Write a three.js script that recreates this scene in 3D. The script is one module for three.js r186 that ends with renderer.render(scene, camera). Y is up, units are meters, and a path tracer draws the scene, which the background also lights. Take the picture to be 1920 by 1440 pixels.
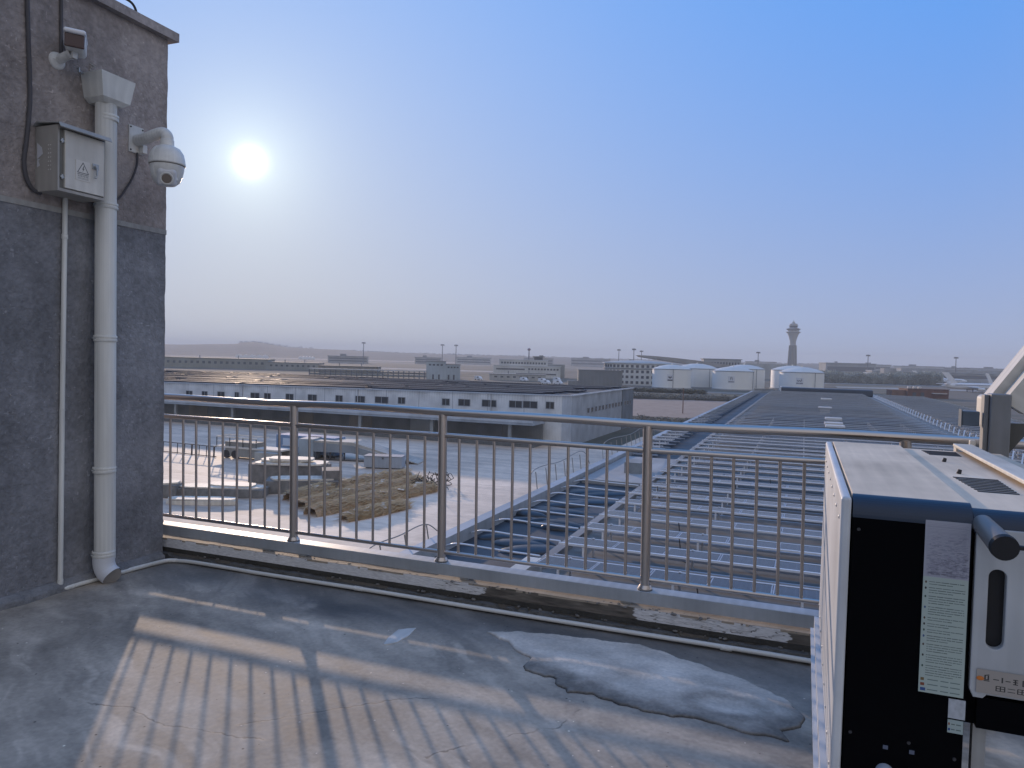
import * as THREE from 'three';
import { mergeGeometries } from 'three/addons/utils/BufferGeometryUtils.js';
import { RoundedBoxGeometry } from 'three/addons/geometries/RoundedBoxGeometry.js';

// ---------------------------------------------------------------- camera, sky, sun, exposure
const scene = new THREE.Scene();
const D2R = Math.PI / 180;
const camera = new THREE.PerspectiveCamera(2 * Math.atan(720 / 1390) / D2R, 4 / 3, 0.05, 12000);
camera.position.set(0, 1.6, 0);
camera.rotation.set(-1.94 * D2R, 21.5 * D2R, 1.5 * D2R, 'YXZ');
scene.add(camera);

const renderer = new THREE.WebGLRenderer({ antialias: true });
renderer.toneMapping = THREE.LinearToneMapping;
renderer.toneMappingExposure = 1.0;
renderer.shadowMap.enabled = true;

const SUN = new THREE.Vector3(-0.64, 0.233, -0.732).normalize();       // where the sun stands in the sky
{
  const W = 2048, H = 1024, a = new Float32Array(W * H * 4);
  const mix = (p, q, t) => p + (q - p) * t;
  for (let r = 0; r < H; r++) {
    const el = ((r + 0.5) / H - 0.5) * Math.PI, ce = Math.cos(el), se = Math.sin(el), e = Math.max(0, el / D2R);
    for (let c = 0; c < W; c++) {
      const az = ((c + 0.5) / W - 0.5) * 2 * Math.PI;
      const g = Math.acos(Math.min(1, ce * Math.cos(az) * SUN.x + se * SUN.y + ce * Math.sin(az) * SUN.z)) / D2R;
      const haze = Math.exp(-Math.pow(e / 17, 1.3)), w1 = Math.exp(-Math.pow(g / 28, 1.25));
      const skyFill = 0.82 * Math.pow(Math.min(1, Math.max(0, (g - 48) / 62)), 1.2);           // added fill: sky brightened out of view to lift the shade
      const core = Math.exp(-g / 3.0), disc = Math.exp(-Math.pow(g / 0.50, 1.3));
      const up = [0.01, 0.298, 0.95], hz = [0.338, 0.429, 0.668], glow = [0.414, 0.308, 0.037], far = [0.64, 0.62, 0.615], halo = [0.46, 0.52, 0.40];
      const i = (r * W + c) * 4;
      for (let k = 0; k < 3; k++) a[i + k] = mix(mix(up[k], hz[k], haze) + w1 * glow[k], far[k], skyFill) + core * halo[k] + disc * 3.4;
      a[i + 3] = 1;
    }
  }
  const sky = new THREE.DataTexture(a, W, H, THREE.RGBAFormat, THREE.FloatType);
  sky.mapping = THREE.EquirectangularReflectionMapping; sky.magFilter = THREE.LinearFilter; sky.needsUpdate = true;
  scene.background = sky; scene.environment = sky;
}
const sun = new THREE.DirectionalLight(new THREE.Color().setRGB(1, 0.76, 0.57), 3.3);
{
  const el = 9.6 * D2R, h = Math.hypot(SUN.x, SUN.z);
  sun.position.set(SUN.x / h * Math.cos(el), Math.sin(el), SUN.z / h * Math.cos(el)).multiplyScalar(400);
  sun.castShadow = true; sun.shadow.radius = 1.35; sun.shadow.mapSize.set(4096, 4096);
  Object.assign(sun.shadow.camera, { left: -160, right: 160, top: 160, bottom: -160, near: 1, far: 900 });
  scene.add(sun, sun.target);
}
scene.fog = new THREE.FogExp2(new THREE.Color().setRGB(0.80, 0.85, 0.92), 0.00030);

// ---------------------------------------------------------------- helpers
function rng(s) { return () => { s = (s + 0x6d2b79f5) | 0; let t = Math.imul(s ^ (s >>> 15), 1 | s); t = (t + Math.imul(t ^ (t >>> 7), 61 | t)) ^ t; return ((t ^ (t >>> 14)) >>> 0) / 4294967296; }; }
const clamp = (x, a = 0, b = 1) => Math.min(b, Math.max(a, x)), lerp = (a, b, t) => a + (b - a) * t, smooth = (a, b, x) => { const t = clamp((x - a) / (b - a)); return t * t * (3 - 2 * t); };
const hash = (x, y, s) => { let h = Math.imul(x, 374761393) + Math.imul(y, 668265263) + Math.imul(s, 1442695041); h = Math.imul(h ^ (h >>> 13), 1274126177); return ((h ^ (h >>> 16)) >>> 0) / 4294967296; };
function vnoise(x, y, s, per = 0) {
  let xi = Math.floor(x), yi = Math.floor(y); const fx = x - xi, fy = y - yi, u = fx * fx * (3 - 2 * fx), v = fy * fy * (3 - 2 * fy);
  const m = per ? (n) => ((n % per) + per) % per : (n) => n;
  return lerp(lerp(hash(m(xi), m(yi), s), hash(m(xi + 1), m(yi), s), u), lerp(hash(m(xi), m(yi + 1), s), hash(m(xi + 1), m(yi + 1), s), u), v);
}
function fbm(x, y, s, oct = 5, per = 0) { let a = 0.5, r = 0, n = 0; for (let i = 0; i < oct; i++) { r += a * vnoise(x, y, s + i, per); n += a; a *= 0.5; x *= 2; y *= 2; per *= 2; } return r / n; }

function tex(w, h, f, { srgb = true, repeat = null, mirror = false } = {}) {      // f(u, v) -> [r, g, b] 0..255
  const a = new Uint8Array(w * h * 4);
  for (let y = 0; y < h; y++) for (let x = 0; x < w; x++) {
    const c = f((x + 0.5) / w, (y + 0.5) / h), i = (y * w + x) * 4;
    a[i] = clamp(c[0], 0, 255); a[i + 1] = clamp(c[1], 0, 255); a[i + 2] = clamp(c[2], 0, 255); a[i + 3] = 255;
  }
  const t = new THREE.DataTexture(a, w, h, THREE.RGBAFormat); t.magFilter = THREE.LinearFilter;
  t.wrapS = t.wrapT = mirror ? THREE.MirroredRepeatWrapping : THREE.RepeatWrapping;
  if (srgb) t.colorSpace = THREE.SRGBColorSpace;
  if (repeat) t.repeat.set(...repeat);
  t.needsUpdate = true; return t;
}
function canvasTex(w, h, draw) {
  const c = document.createElement('canvas'); c.width = w; c.height = h; draw(c.getContext('2d'), w, h);
  const t = new THREE.CanvasTexture(c); t.colorSpace = THREE.SRGBColorSpace; t.needsUpdate = true; return t;
}
const rgb = (r, g, b) => new THREE.Color().setRGB(r, g, b);
function mat(color, o = {}) { return new THREE.MeshStandardMaterial({ color: Array.isArray(color) ? rgb(...color) : color, roughness: 0.8, metalness: 0, ...o }); }

const soil = (color, o = {}) => new THREE.MeshPhysicalMaterial({ color: rgb(...color), roughness: 1, specularIntensity: 0.2, ...o });
// geometries
function planarUV(g) {                                                  // uv in metres, along the two axes each face lies in
  g = g.index ? g.toNonIndexed() : g;
  const p = g.attributes.position, n = p.count, uv = new Float32Array(n * 2), A = new THREE.Vector3(), B = new THREE.Vector3(), C = new THREE.Vector3();
  for (let i = 0; i < n; i += 3) {
    A.fromBufferAttribute(p, i); B.fromBufferAttribute(p, i + 1).sub(A); C.fromBufferAttribute(p, i + 2).sub(A); B.cross(C);
    const ax = Math.abs(B.x), ay = Math.abs(B.y), az = Math.abs(B.z);
    for (let k = i; k < i + 3; k++) {
      const x = p.getX(k), y = p.getY(k), z = p.getZ(k);
      if (ay >= ax && ay >= az) { uv[2 * k] = x; uv[2 * k + 1] = z; } else if (ax >= az) { uv[2 * k] = z; uv[2 * k + 1] = y; } else { uv[2 * k] = x; uv[2 * k + 1] = y; }
    }
  }
  g.setAttribute('uv', new THREE.BufferAttribute(uv, 2));
  return g;
}
function merge(list) {
  list = (Array.isArray(list) ? list : [list]).map((g) => {
    g = g.index ? g.toNonIndexed() : g;
    for (const k of Object.keys(g.attributes)) if (!['position', 'normal', 'uv'].includes(k)) g.deleteAttribute(k);
    if (!g.attributes.normal) g.computeVertexNormals();
    return g;
  });
  return list.length === 1 ? list[0] : mergeGeometries(list);
}
const bx = (x0, x1, y0, y1, z0, z1) => planarUV(new THREE.BoxGeometry(x1 - x0, y1 - y0, z1 - z0).translate((x0 + x1) / 2, (y0 + y1) / 2, (z0 + z1) / 2));
const rbx = (x0, x1, y0, y1, z0, z1, r = 0.01, s = 2) => planarUV(new RoundedBoxGeometry(x1 - x0, y1 - y0, z1 - z0, s, r).translate((x0 + x1) / 2, (y0 + y1) / 2, (z0 + z1) / 2));
const V = (x, y, z) => new THREE.Vector3(x, y, z);
function rod(a, b, r, r2 = r, seg = 12) {
  a = V(...a); b = V(...b); const d = b.clone().sub(a), g = new THREE.CylinderGeometry(r2, r, d.length(), seg);
  g.applyQuaternion(new THREE.Quaternion().setFromUnitVectors(V(0, 1, 0), d.clone().normalize())).translate((a.x + b.x) / 2, (a.y + b.y) / 2, (a.z + b.z) / 2);
  return g;
}
function beam(a, b, w, h, up = V(0, 1, 0)) {                            // rectangular bar from a to b
  a = V(...a); b = V(...b); const d = b.clone().sub(a), L = d.length(); d.normalize();
  const x = up.clone().cross(d).normalize(), y = d.clone().cross(x);
  const g = planarUV(new THREE.BoxGeometry(w, h, L));
  return g.applyMatrix4(new THREE.Matrix4().makeBasis(x, y, d).setPosition(a.add(b).multiplyScalar(0.5)));
}
function tube(pts, r, seg = 40, rad = 8) { return new THREE.TubeGeometry(new THREE.CatmullRomCurve3(pts.map((p) => V(...p)), false, 'centripetal'), seg, r, rad); }
function lathe(pts, seg = 48) { return new THREE.LatheGeometry(pts.map((p) => new THREE.Vector2(...p)), seg); }
function quad(a, b, c, d) {                                             // four corners, counter-clockwise seen from outside; uv in metres along its edges
  const g = new THREE.BufferGeometry(), p = [a, b, c, a, c, d].flat();
  const w = V(...a).distanceTo(V(...b)), h = V(...b).distanceTo(V(...c));
  g.setAttribute('position', new THREE.BufferAttribute(new Float32Array(p), 3));
  g.setAttribute('uv', new THREE.BufferAttribute(new Float32Array([0, 0, w, 0, w, h, 0, 0, w, h, 0, h]), 2));
  g.computeVertexNormals(); return g;
}
function extrude(pts, depth, o = {}) { const s = new THREE.Shape(pts.map((p) => new THREE.Vector2(...p))); return new THREE.ExtrudeGeometry(s, { depth, bevelEnabled: false, ...o }); }

// objects
const names = {};
function numbered(n) { names[n] = (names[n] ?? -1) + 1; return names[n] ? n + '_' + String(names[n]).padStart(3, '0') : n; }
function mesh(name, geos, m, parent) {
  const o = new THREE.Mesh(merge(geos), m); o.name = name; o.castShadow = o.receiveShadow = true;
  (parent || scene).add(o); if (!parent) o.name = numbered(name);
  return o;
}
function tag(o, label, category, group) { o.userData = { label, category }; if (group) o.userData.group = group; return o; }
function thing(name, label, category, pos = [0, 0, 0], group = null, turn = 0) {
  const o = new THREE.Group(); o.name = numbered(name); o.position.set(...pos); o.rotation.y = turn; scene.add(o); return tag(o, label, category, group);
}
function structure(name, geos, m, parent) { const o = mesh(name, geos, m, parent); o.userData.kind = 'structure'; return o; }
const stuff = (o) => { o.userData.kind = 'stuff'; return o; };
function copy(o, label, pos, turn = null) {
  const c = o.clone(); c.name = numbered(o.name.replace(/_\d{3}$/, '')); c.userData = { ...o.userData }; if (label) c.userData.label = label;
  c.position.set(...pos); if (turn !== null) c.rotation.y = turn; scene.add(c); return c;
}

// ---------------------------------------------------------------- materials
const T = {};
T.stucco = tex(768, 768, (u, v) => {
  const n = fbm(u * 6, v * 6, 11, 6, 6), g = fbm(u * 90, v * 90, 31, 3, 90), sp = Math.pow(vnoise(u * 150, v * 150, 77, 150), 9), st = fbm(u * 26, v * 3, 57, 4, 3);
  const k = 0.72 + 0.4 * n + 0.22 * (g - 0.5) + 0.10 * (st - 0.5), s = sp > 0.45 && fbm(u * 9, v * 9, 3, 3, 9) > 0.5 ? 40 : 0;
  return [206 * k + s, 206 * k + s, 208 * k + s];
});
T.stuccoBump = tex(768, 768, (u, v) => { const b = 255 * (0.55 * fbm(u * 100, v * 100, 31, 3, 100) + 0.45 * fbm(u * 34, v * 34, 5, 4, 34)); return [b, b, b]; }, { srgb: false });
T.grime = tex(512, 512, (u, v) => { const n = fbm(u * 5, v * 5, 8, 6, 5), st = fbm(u * 40, v * 2.0, 19, 4, 2), k = 255 * clamp(0.83 + 0.24 * (n - 0.5) + 0.14 * (st - 0.5) + 0.08); return [k, k, k * 0.985]; });
T.wear = tex(512, 512, (u, v) => { const n = fbm(u * 8, v * 8, 28, 5, 8), f = fbm(u * 60, v * 60, 4, 3, 60), k = 255 * clamp(0.35 + 0.5 * n + 0.25 * f); return [k, k, k]; }, { srgb: false });
// terrace concrete: 7 m x 3.5 m, x from -4.6, z from -4.5
const FX = -4.6, FZ = -4.5, FW = 7.0, FH = 3.5;
const cracks = [[[-3.0, -2.36], [-2.75, -2.42], [-2.5, -2.36], [-2.3, -2.40], [-2.02, -2.44]], [[-2.2, -2.5], [-1.95, -2.75], [-1.7, -3.0], [-1.45, -3.12]], [[-1.35, -2.6], [-1.15, -2.85], [-0.95, -3.05], [-0.9, -3.25]]];
const segD = (px, pz, a, b) => { const dx = b[0] - a[0], dz = b[1] - a[1], t = clamp(((px - a[0]) * dx + (pz - a[1]) * dz) / (dx * dx + dz * dz)); return Math.hypot(px - a[0] - dx * t, pz - a[1] - dz * t); };
function crackAt(x, z) { let d = 9; const wx = x + 0.035 * (fbm(x * 22, z * 22, 61, 3) - 0.5), wz = z + 0.035 * (fbm(x * 22, z * 22, 62, 3) - 0.5); for (const c of cracks) for (let i = 0; i + 1 < c.length; i++) d = Math.min(d, segD(wx, wz, c[i], c[i + 1])); return d; }
const flo = (u, v) => {
  const x = FX + u * FW, z = FZ + v * FH;
  const wx = x + 0.5 * fbm(x * 1.3, z * 1.3, 5, 4), wz = z + 0.5 * fbm(x * 1.3 + 9, z * 1.3, 6, 4);
  const big = fbm(wx * 1.1, wz * 1.1, 21, 5), mid = fbm(wx * 4.2, wz * 5.2, 23, 5), streak = fbm((wx + 0.6 * wz) * 1.6, (wz - 0.6 * wx) * 11, 25, 5), fine = fbm(x * 60, z * 60, 27, 3);
  let k = 0.80 + 0.34 * (big - 0.5) + 0.30 * (mid - 0.5) + 0.26 * (streak - 0.5) + 0.13 * (fine - 0.5);
  const pale = smooth(0.57, 0.68, fbm(wx * 2.1 + 3, wz * 3.0, 41, 5)) * smooth(0.42, 0.62, streak);
  k += 0.09 * pale + 0.10 * (fbm((x + 0.35 * z) * 2.2, (z - 0.35 * x) * 9, 47, 5) - 0.5) + 0.12 * smooth(-1.4, 0.6, x) * smooth(-3.4, -2.4, z);
  const damp = smooth(-3.55, -4.2, z + 0.35 * (fbm(x * 2.2, z * 2.2, 45, 4) - 0.5)) * 0.40;
  const stain = Math.exp(-Math.pow((x + 2.7) / 0.55, 2) - Math.pow((z + 3.88) / 0.16, 2)) * 0.34 * smooth(0.3, 0.6, mid);
  k *= 1 - damp * 0.75 - stain;
  const cd = crackAt(x, z); k *= 1 - 0.32 * smooth(0.006, 0.001, cd) * smooth(0.35, 0.55, fbm(x * 6, z * 6, 71, 3)); k += 0.07 * smooth(0.09, 0.0, cd) * streak;
  if (hash(Math.floor(x * 170), Math.floor(z * 170), 5) > 0.9996) k *= 0.45;
  if (hash(Math.floor(x * 150), Math.floor(z * 150), 8) > 0.9996) k *= 1.5;
  return [k, damp];
};
T.floor = tex(1664, 832, (u, v) => { const [k, d] = flo(u, v); return [212 * k - 8 * d, 198 * k, 180 * k + 10 * d]; }, { mirror: true });
T.floorRough = tex(512, 256, (u, v) => { const [k, d] = flo(u, v), r = 255 * clamp(0.78 - 0.5 * d + 0.35 * (k - 0.8)); return [r, r, r]; }, { srgb: false, mirror: true });
T.floorBump = tex(1024, 512, (u, v) => { const x = FX + u * FW, z = FZ + v * FH, b = 255 * clamp(0.6 * fbm(x * 5, z * 5, 23, 5) + 0.3 * fbm(x * 50, z * 50, 27, 3) - 0.12 * smooth(0.006, 0.001, crackAt(x, z)) + 0.1); return [b, b, b]; }, { srgb: false, mirror: true });
for (const k of ['floor', 'floorRough', 'floorBump']) { T[k].repeat.set(1 / FW, 1 / FH); T[k].offset.set(-FX / FW, -FZ / FH); }
T.yard = tex(768, 768, (u, v) => {
  const wx = u + 0.06 * fbm(u * 5, v * 5, 91, 4, 5), n = fbm(wx * 6, v * 6, 92, 6, 6), s = fbm(u * 4, v * 48, 93, 4, 4), f = fbm(u * 120, v * 120, 94, 2, 120);
  const k = 0.88 + 0.30 * (n - 0.5) + 0.34 * (s - 0.5) + 0.1 * (f - 0.5); return [240 * k, 217 * k, 194 * k];
}, { repeat: [1 / 60, 1 / 60] });
T.land = tex(768, 768, (u, v) => {
  const n = fbm(u * 5, v * 9, 101, 6, 1), s = fbm(u * 3, v * 40, 102, 5, 1), g = smooth(0.5, 0.62, fbm(u * 7, v * 14, 103, 5, 1));
  const k = 0.75 + 0.5 * (n - 0.5) + 0.45 * (s - 0.5); return [lerp(142, 112, g) * k, lerp(132, 112, g) * k, lerp(120, 98, g) * k];
}, { repeat: [1 / 700, 1 / 700], mirror: true });
T.field = tex(512, 512, (u, v) => { const n = fbm(u * 4, v * 18, 111, 5, 1), f = fbm(u * 50, v * 50, 112, 3, 50), k = 0.85 + 0.3 * (n - 0.5) + 0.12 * (f - 0.5); return [186 * k, 166 * k, 152 * k]; }, { repeat: [1 / 80, 1 / 80], mirror: true });
T.membrane = tex(512, 512, (u, v) => { const n = fbm(u * 4, v * 4, 121, 6, 4), w = fbm(u * 9, v * 3, 122, 5, 3), k = 0.4 + 0.9 * n + 0.7 * (w - 0.5); return [58 * k, 63 * k, 70 * k]; }, { repeat: [1 / 5, 1 / 5] });
T.cells = tex(192, 192, (u, v) => { const fx = (u * 6) % 1, fy = (v * 8) % 1, line = fx < 0.05 || fy < 0.06, b = Math.abs(((fx * 3) % 1) - 0.5) < 0.06; return line ? [70, 78, 92] : b ? [48, 56, 74] : [16, 22, 40]; });
T.paint = tex(1536, 192, (u, v) => {                                     // old white paint flaking off cement, along the kerb (9 m)
  const x = u * 60, y = v * 1.7, k0 = u * 9 - 5.2;                        // k0: metres along the kerb
  let keep = smooth(-1.75, -1.95, k0) + smooth(-0.95, -0.8, k0) * smooth(0.05, -0.1, k0);
  const n = fbm(x * 0.9 + 0.4 * fbm(x * 3, y * 6, 131, 3), y * 3.2, 132, 5), crack = Math.abs(fbm(x * 1.1, y * 2.2, 133, 4) - 0.5);
  const on = keep - 0.62 * n - smooth(0.25, 0.0, v) * 0.42 * fbm(x * 2, 1, 135, 4) > 0.16 && !(crack < 0.012 && k0 > -2.2);
  const f = fbm(x * 7, y * 7, 134, 4), m = 0.9 + 0.2 * (f - 0.5), c = 0.72 + 0.6 * (fbm(x * 1.7, y * 3, 136, 5) - 0.35);
  return on ? [240 * m, 238 * m, 236 * m] : [122 * c, 114 * c, 104 * c];
});
const M = {};
const scaled = (t, s) => { const c = t.clone(); c.repeat.set(1 / s, 1 / s); c.needsUpdate = true; return c; };
const stu = scaled(T.stucco, 2.2), stuB = scaled(T.stuccoBump, 1.1), gr1 = scaled(T.grime, 1.3), gr6 = scaled(T.grime, 9), gr30 = scaled(T.grime, 40), wr = scaled(T.wear, 0.7);
M.stuccoUp = mat([0.66, 0.575, 0.52], { map: stu, bumpMap: stuB, bumpScale: 0.010, roughness: 0.95 });
M.stuccoLow = mat([0.43, 0.43, 0.44], { map: stu, bumpMap: stuB, bumpScale: 0.010, roughness: 0.95 });
M.band = mat([0.38, 0.37, 0.36], { bumpMap: stuB, bumpScale: 0.004, map: gr1, roughness: 0.9 });
M.plastic = mat([0.84, 0.83, 0.80], { map: gr1, roughness: 0.5 });
M.camWhite = mat([0.86, 0.85, 0.83], { map: gr1, roughness: 0.38 });
M.boxGrey = mat([0.46, 0.43, 0.40], { map: gr1, roughness: 0.55 });
M.steel = mat([0.56, 0.50, 0.45], { metalness: 1, roughness: 0.3 });
M.galv = mat([0.52, 0.54, 0.57], { metalness: 0.65, roughness: 0.5, map: gr1 });
M.channel = mat([0.46, 0.49, 0.53], { roughness: 0.5, map: gr1, metalness: 0.15 });
M.kerb = mat([0.22, 0.20, 0.18], { bumpMap: stuB, bumpScale: 0.006, map: gr1 });
M.black = mat([0.006, 0.006, 0.008], { roughness: 0.6 });
M.rubber = mat([0.03, 0.028, 0.028], { roughness: 0.7 });
M.cableGrey = mat([0.085, 0.08, 0.085], { roughness: 0.8 });
M.darkGlass = mat([0.05, 0.032, 0.03], { roughness: 0.12 });
M.acWhite = mat([0.70, 0.72, 0.76], { roughness: 0.45, map: gr1 });
M.acTop = new THREE.MeshPhysicalMaterial({ color: rgb(0.88, 0.74, 0.60), roughness: 0.8, specularIntensity: 0.2, map: gr1 });
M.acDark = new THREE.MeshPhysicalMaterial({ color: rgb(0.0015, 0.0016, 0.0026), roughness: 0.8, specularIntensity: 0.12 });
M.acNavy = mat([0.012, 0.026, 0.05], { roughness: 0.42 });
M.acGrey = mat([0.50, 0.52, 0.55], { roughness: 0.5, map: gr1 });
M.frame = mat([0.28, 0.28, 0.29], { roughness: 0.45, metalness: 0.3, map: gr1 });
M.cream = mat([0.78, 0.72, 0.64], { roughness: 0.5, map: gr1 });

// ---------------------------------------------------------------- the terrace
structure('roof_floor', bx(-4.5, 7, -0.3, 0, -4.3, 4), mat([1, 1, 1], { map: T.floor, roughness: 1, roughnessMap: T.floorRough, bumpMap: T.floorBump, bumpScale: 0.0025 }));
{ // raised skin of old cement, broken at its edge
  const P = [[-1.68, -3.94], [-1.52, -4.01], [-1.3, -4.07], [-1.02, -4.11], [-0.81, -4.13], [-0.5, -4.01], [-0.21, -3.89], [-0.01, -3.75], [0.07, -3.59], [0.04, -3.49], [-0.04, -3.42], [-0.01, -3.34], [-0.18, -3.34], [-0.4, -3.36], [-0.64, -3.34], [-0.89, -3.41], [-1.01, -3.37], [-1.12, -3.5], [-1.29, -3.53], [-1.32, -3.7], [-1.43, -3.77], [-1.6, -3.91]];
  const inside = (x, z) => { let c = false; for (let i = 0, j = P.length - 1; i < P.length; j = i++) if ((P[i][1] > z) !== (P[j][1] > z) && x < (P[j][0] - P[i][0]) * (z - P[i][1]) / (P[j][1] - P[i][1]) + P[i][0]) c = !c; return c; };
  const dist = (x, z) => { let d = 9; for (let i = 0; i < P.length; i++) d = Math.min(d, segD(x, z, P[i], P[(i + 1) % P.length])); return inside(x, z) ? d : -d; };
  const nx = 300, nz = 140, x0 = -1.85, z0 = -4.24, w = 2.1, h = 1.05, g = new THREE.PlaneGeometry(w, h, nx, nz).rotateX(-Math.PI / 2).translate(x0 + w / 2, 0, z0 + h / 2), p = g.attributes.position;
  for (let i = 0; i < p.count; i++) {
    const x = p.getX(i), z = p.getZ(i), d = dist(x, z) + 0.05 * (fbm(x * 12, z * 12, 141, 4) - 0.5);
    const edge = smooth(-0.004, 0.012, d), dome = smooth(0.0, 0.22, d), lobe = 0.012 * (fbm(x * 4, z * 6, 142, 4) - 0.4), dip = -0.014 * Math.exp(-Math.pow((x + 0.28) / 0.17, 2) - Math.pow((z + 3.55) / 0.10, 2)) - 0.01 * Math.exp(-Math.pow((x + 0.75) / 0.12, 2) - Math.pow((z + 3.62) / 0.09, 2));
    p.setY(i, edge < 0.02 ? -0.02 : -0.006 + edge * 0.016 + dome * 0.009 + edge * (lobe + dip) * dome);
  }
  g.computeVertexNormals();
  const t = tex(840, 420, (u, v) => {
    const x = x0 + u * w, z = z0 + v * h, d = dist(x, z) + 0.05 * (fbm(x * 12, z * 12, 141, 4) - 0.5), n = fbm(x * 5, z * 8, 143, 6), f = fbm(x * 80, z * 80, 144, 3), rim = smooth(0.16, 0.02, d + 0.14 * (fbm(x * 6, z * 6, 145, 5) - 0.5)) * smooth(-3.75, -3.6, z + 0.2 * (n - 0.5));
    const ring = smooth(0.05, 0.0, Math.abs(Math.hypot((x + 0.28) / 1.7, z + 3.55) - 0.1)) * 0.16, k = 0.92 + 0.36 * (n - 0.5) + 0.14 * (f - 0.5) - 0.32 * rim - ring - 0.3 * smooth(0.012, 0.0, d);
    return [216 * k, 206 * k, 193 * k];
  });
  const uv = g.attributes.uv; for (let i = 0; i < p.count; i++) uv.setXY(i, (p.getX(i) - x0) / w, (p.getZ(i) - z0) / h);
  structure('cement_patch', g, mat([1, 1, 1], { map: t, roughness: 0.9 }));
}
structure('paint_scrap', extrude([[-2.11, 3.52], [-2.14, 3.62], [-2.15, 3.75], [-2.11, 3.79], [-2.07, 3.82], [-2.05, 3.70], [-2.06, 3.58], [-2.09, 3.54]], 0.004).rotateX(-Math.PI / 2), mat([0.62, 0.61, 0.60], { map: gr1 }));

// kerb with its flaking paint, under the railing
{
  const k = thing('roof_kerb', 'low cement kerb with flaking white paint along the roof edge under the railing', 'kerb');
  const x0 = -5.2, x1 = 7, r = rng(7);
  const paintMat = mat([1, 1, 1], { map: T.paint, roughness: 0.85, bumpMap: T.paint, bumpScale: 0.003 });
  const face = quad([x0, 0.082, -4.309], [x1, 0.082, -4.309], [x1, 0.150, -4.309], [x0, 0.150, -4.309]); const uv = face.attributes.uv; for (let i = 0; i < uv.count; i++) uv.setXY(i, uv.getX(i) / 9, uv.getY(i) / 0.068);
  mesh('core', bx(x0, x1, -0.25, 0.140, -4.62, -4.312), M.kerb, k);
  mesh('paint_coat', face, paintMat, k);
  // the weathered mortar ledge on top, one strip with an uneven front edge
  const g = new THREE.BoxGeometry(x1 - x0, 0.014, 0.30, 540, 1, 8).translate((x0 + x1) / 2, 0.145, -4.459), p = g.attributes.position;
  for (let i = 0; i < p.count; i++) { const n = fbm(p.getX(i) * 7, 2, 151, 5); if (p.getZ(i) > -4.32) p.setZ(i, p.getZ(i) + 0.012 * (n - 0.5) - (n > 0.68 ? 0.012 : 0)); if (p.getY(i) > 0.145) p.setY(i, 0.151 + 0.005 * (fbm(p.getX(i) * 11, p.getZ(i) * 30, 152, 4) - 0.5)); }
  g.computeVertexNormals();
  mesh('mortar_ledge', planarUV(g), mat([0.46, 0.38, 0.30], { map: gr1, bumpMap: stuB, bumpScale: 0.004 }), k);
  // stained plinth below, cracked edge
  const q = new THREE.BoxGeometry(x1 - x0, 0.05, 0.05, 680, 2, 2).translate((x0 + x1) / 2, 0.025, -4.292), qp = q.attributes.position;
  for (let i = 0; i < qp.count; i++) { const x = qp.getX(i), n = fbm(x * 14, 3, 153, 5), m = fbm(x * 3, 5, 154, 4); if (qp.getY(i) > 0.03) qp.setY(i, 0.046 + 0.018 * (n - 0.5) - (m > 0.62 ? 0.02 : 0)); if (qp.getZ(i) > -4.28) qp.setZ(i, qp.getZ(i) + 0.018 * (n - 0.5)); }
  q.computeVertexNormals();
  mesh('plinth', planarUV(q), mat([0.17, 0.165, 0.155], { map: scaled(T.wear, 0.35), bumpMap: stuB, bumpScale: 0.008 }), k);
  mesh('stain_strip', bx(x0, x1, 0.05, 0.081, -4.33, -4.304), mat([0.07, 0.065, 0.055], { map: wr, bumpMap: stuB, bumpScale: 0.006 }), k);
  const crumbs = []; for (let i = 0; i < 150; i++) { const s = 0.004 + 0.012 * r() * r(), x = lerp(-4.4, 0.3, r()); crumbs.push(planarUV(new THREE.IcosahedronGeometry(s, 0).scale(1.6, 0.6, 1).rotateY(r() * 6).translate(x, 0.055 + (r() < 0.5 ? 0.095 : 0), r() < 0.5 ? -4.295 : -4.315 - 0.03 * r()))); }
  stuff(mesh('mortar_crumbs', crumbs, M.kerb, k));
}
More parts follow.
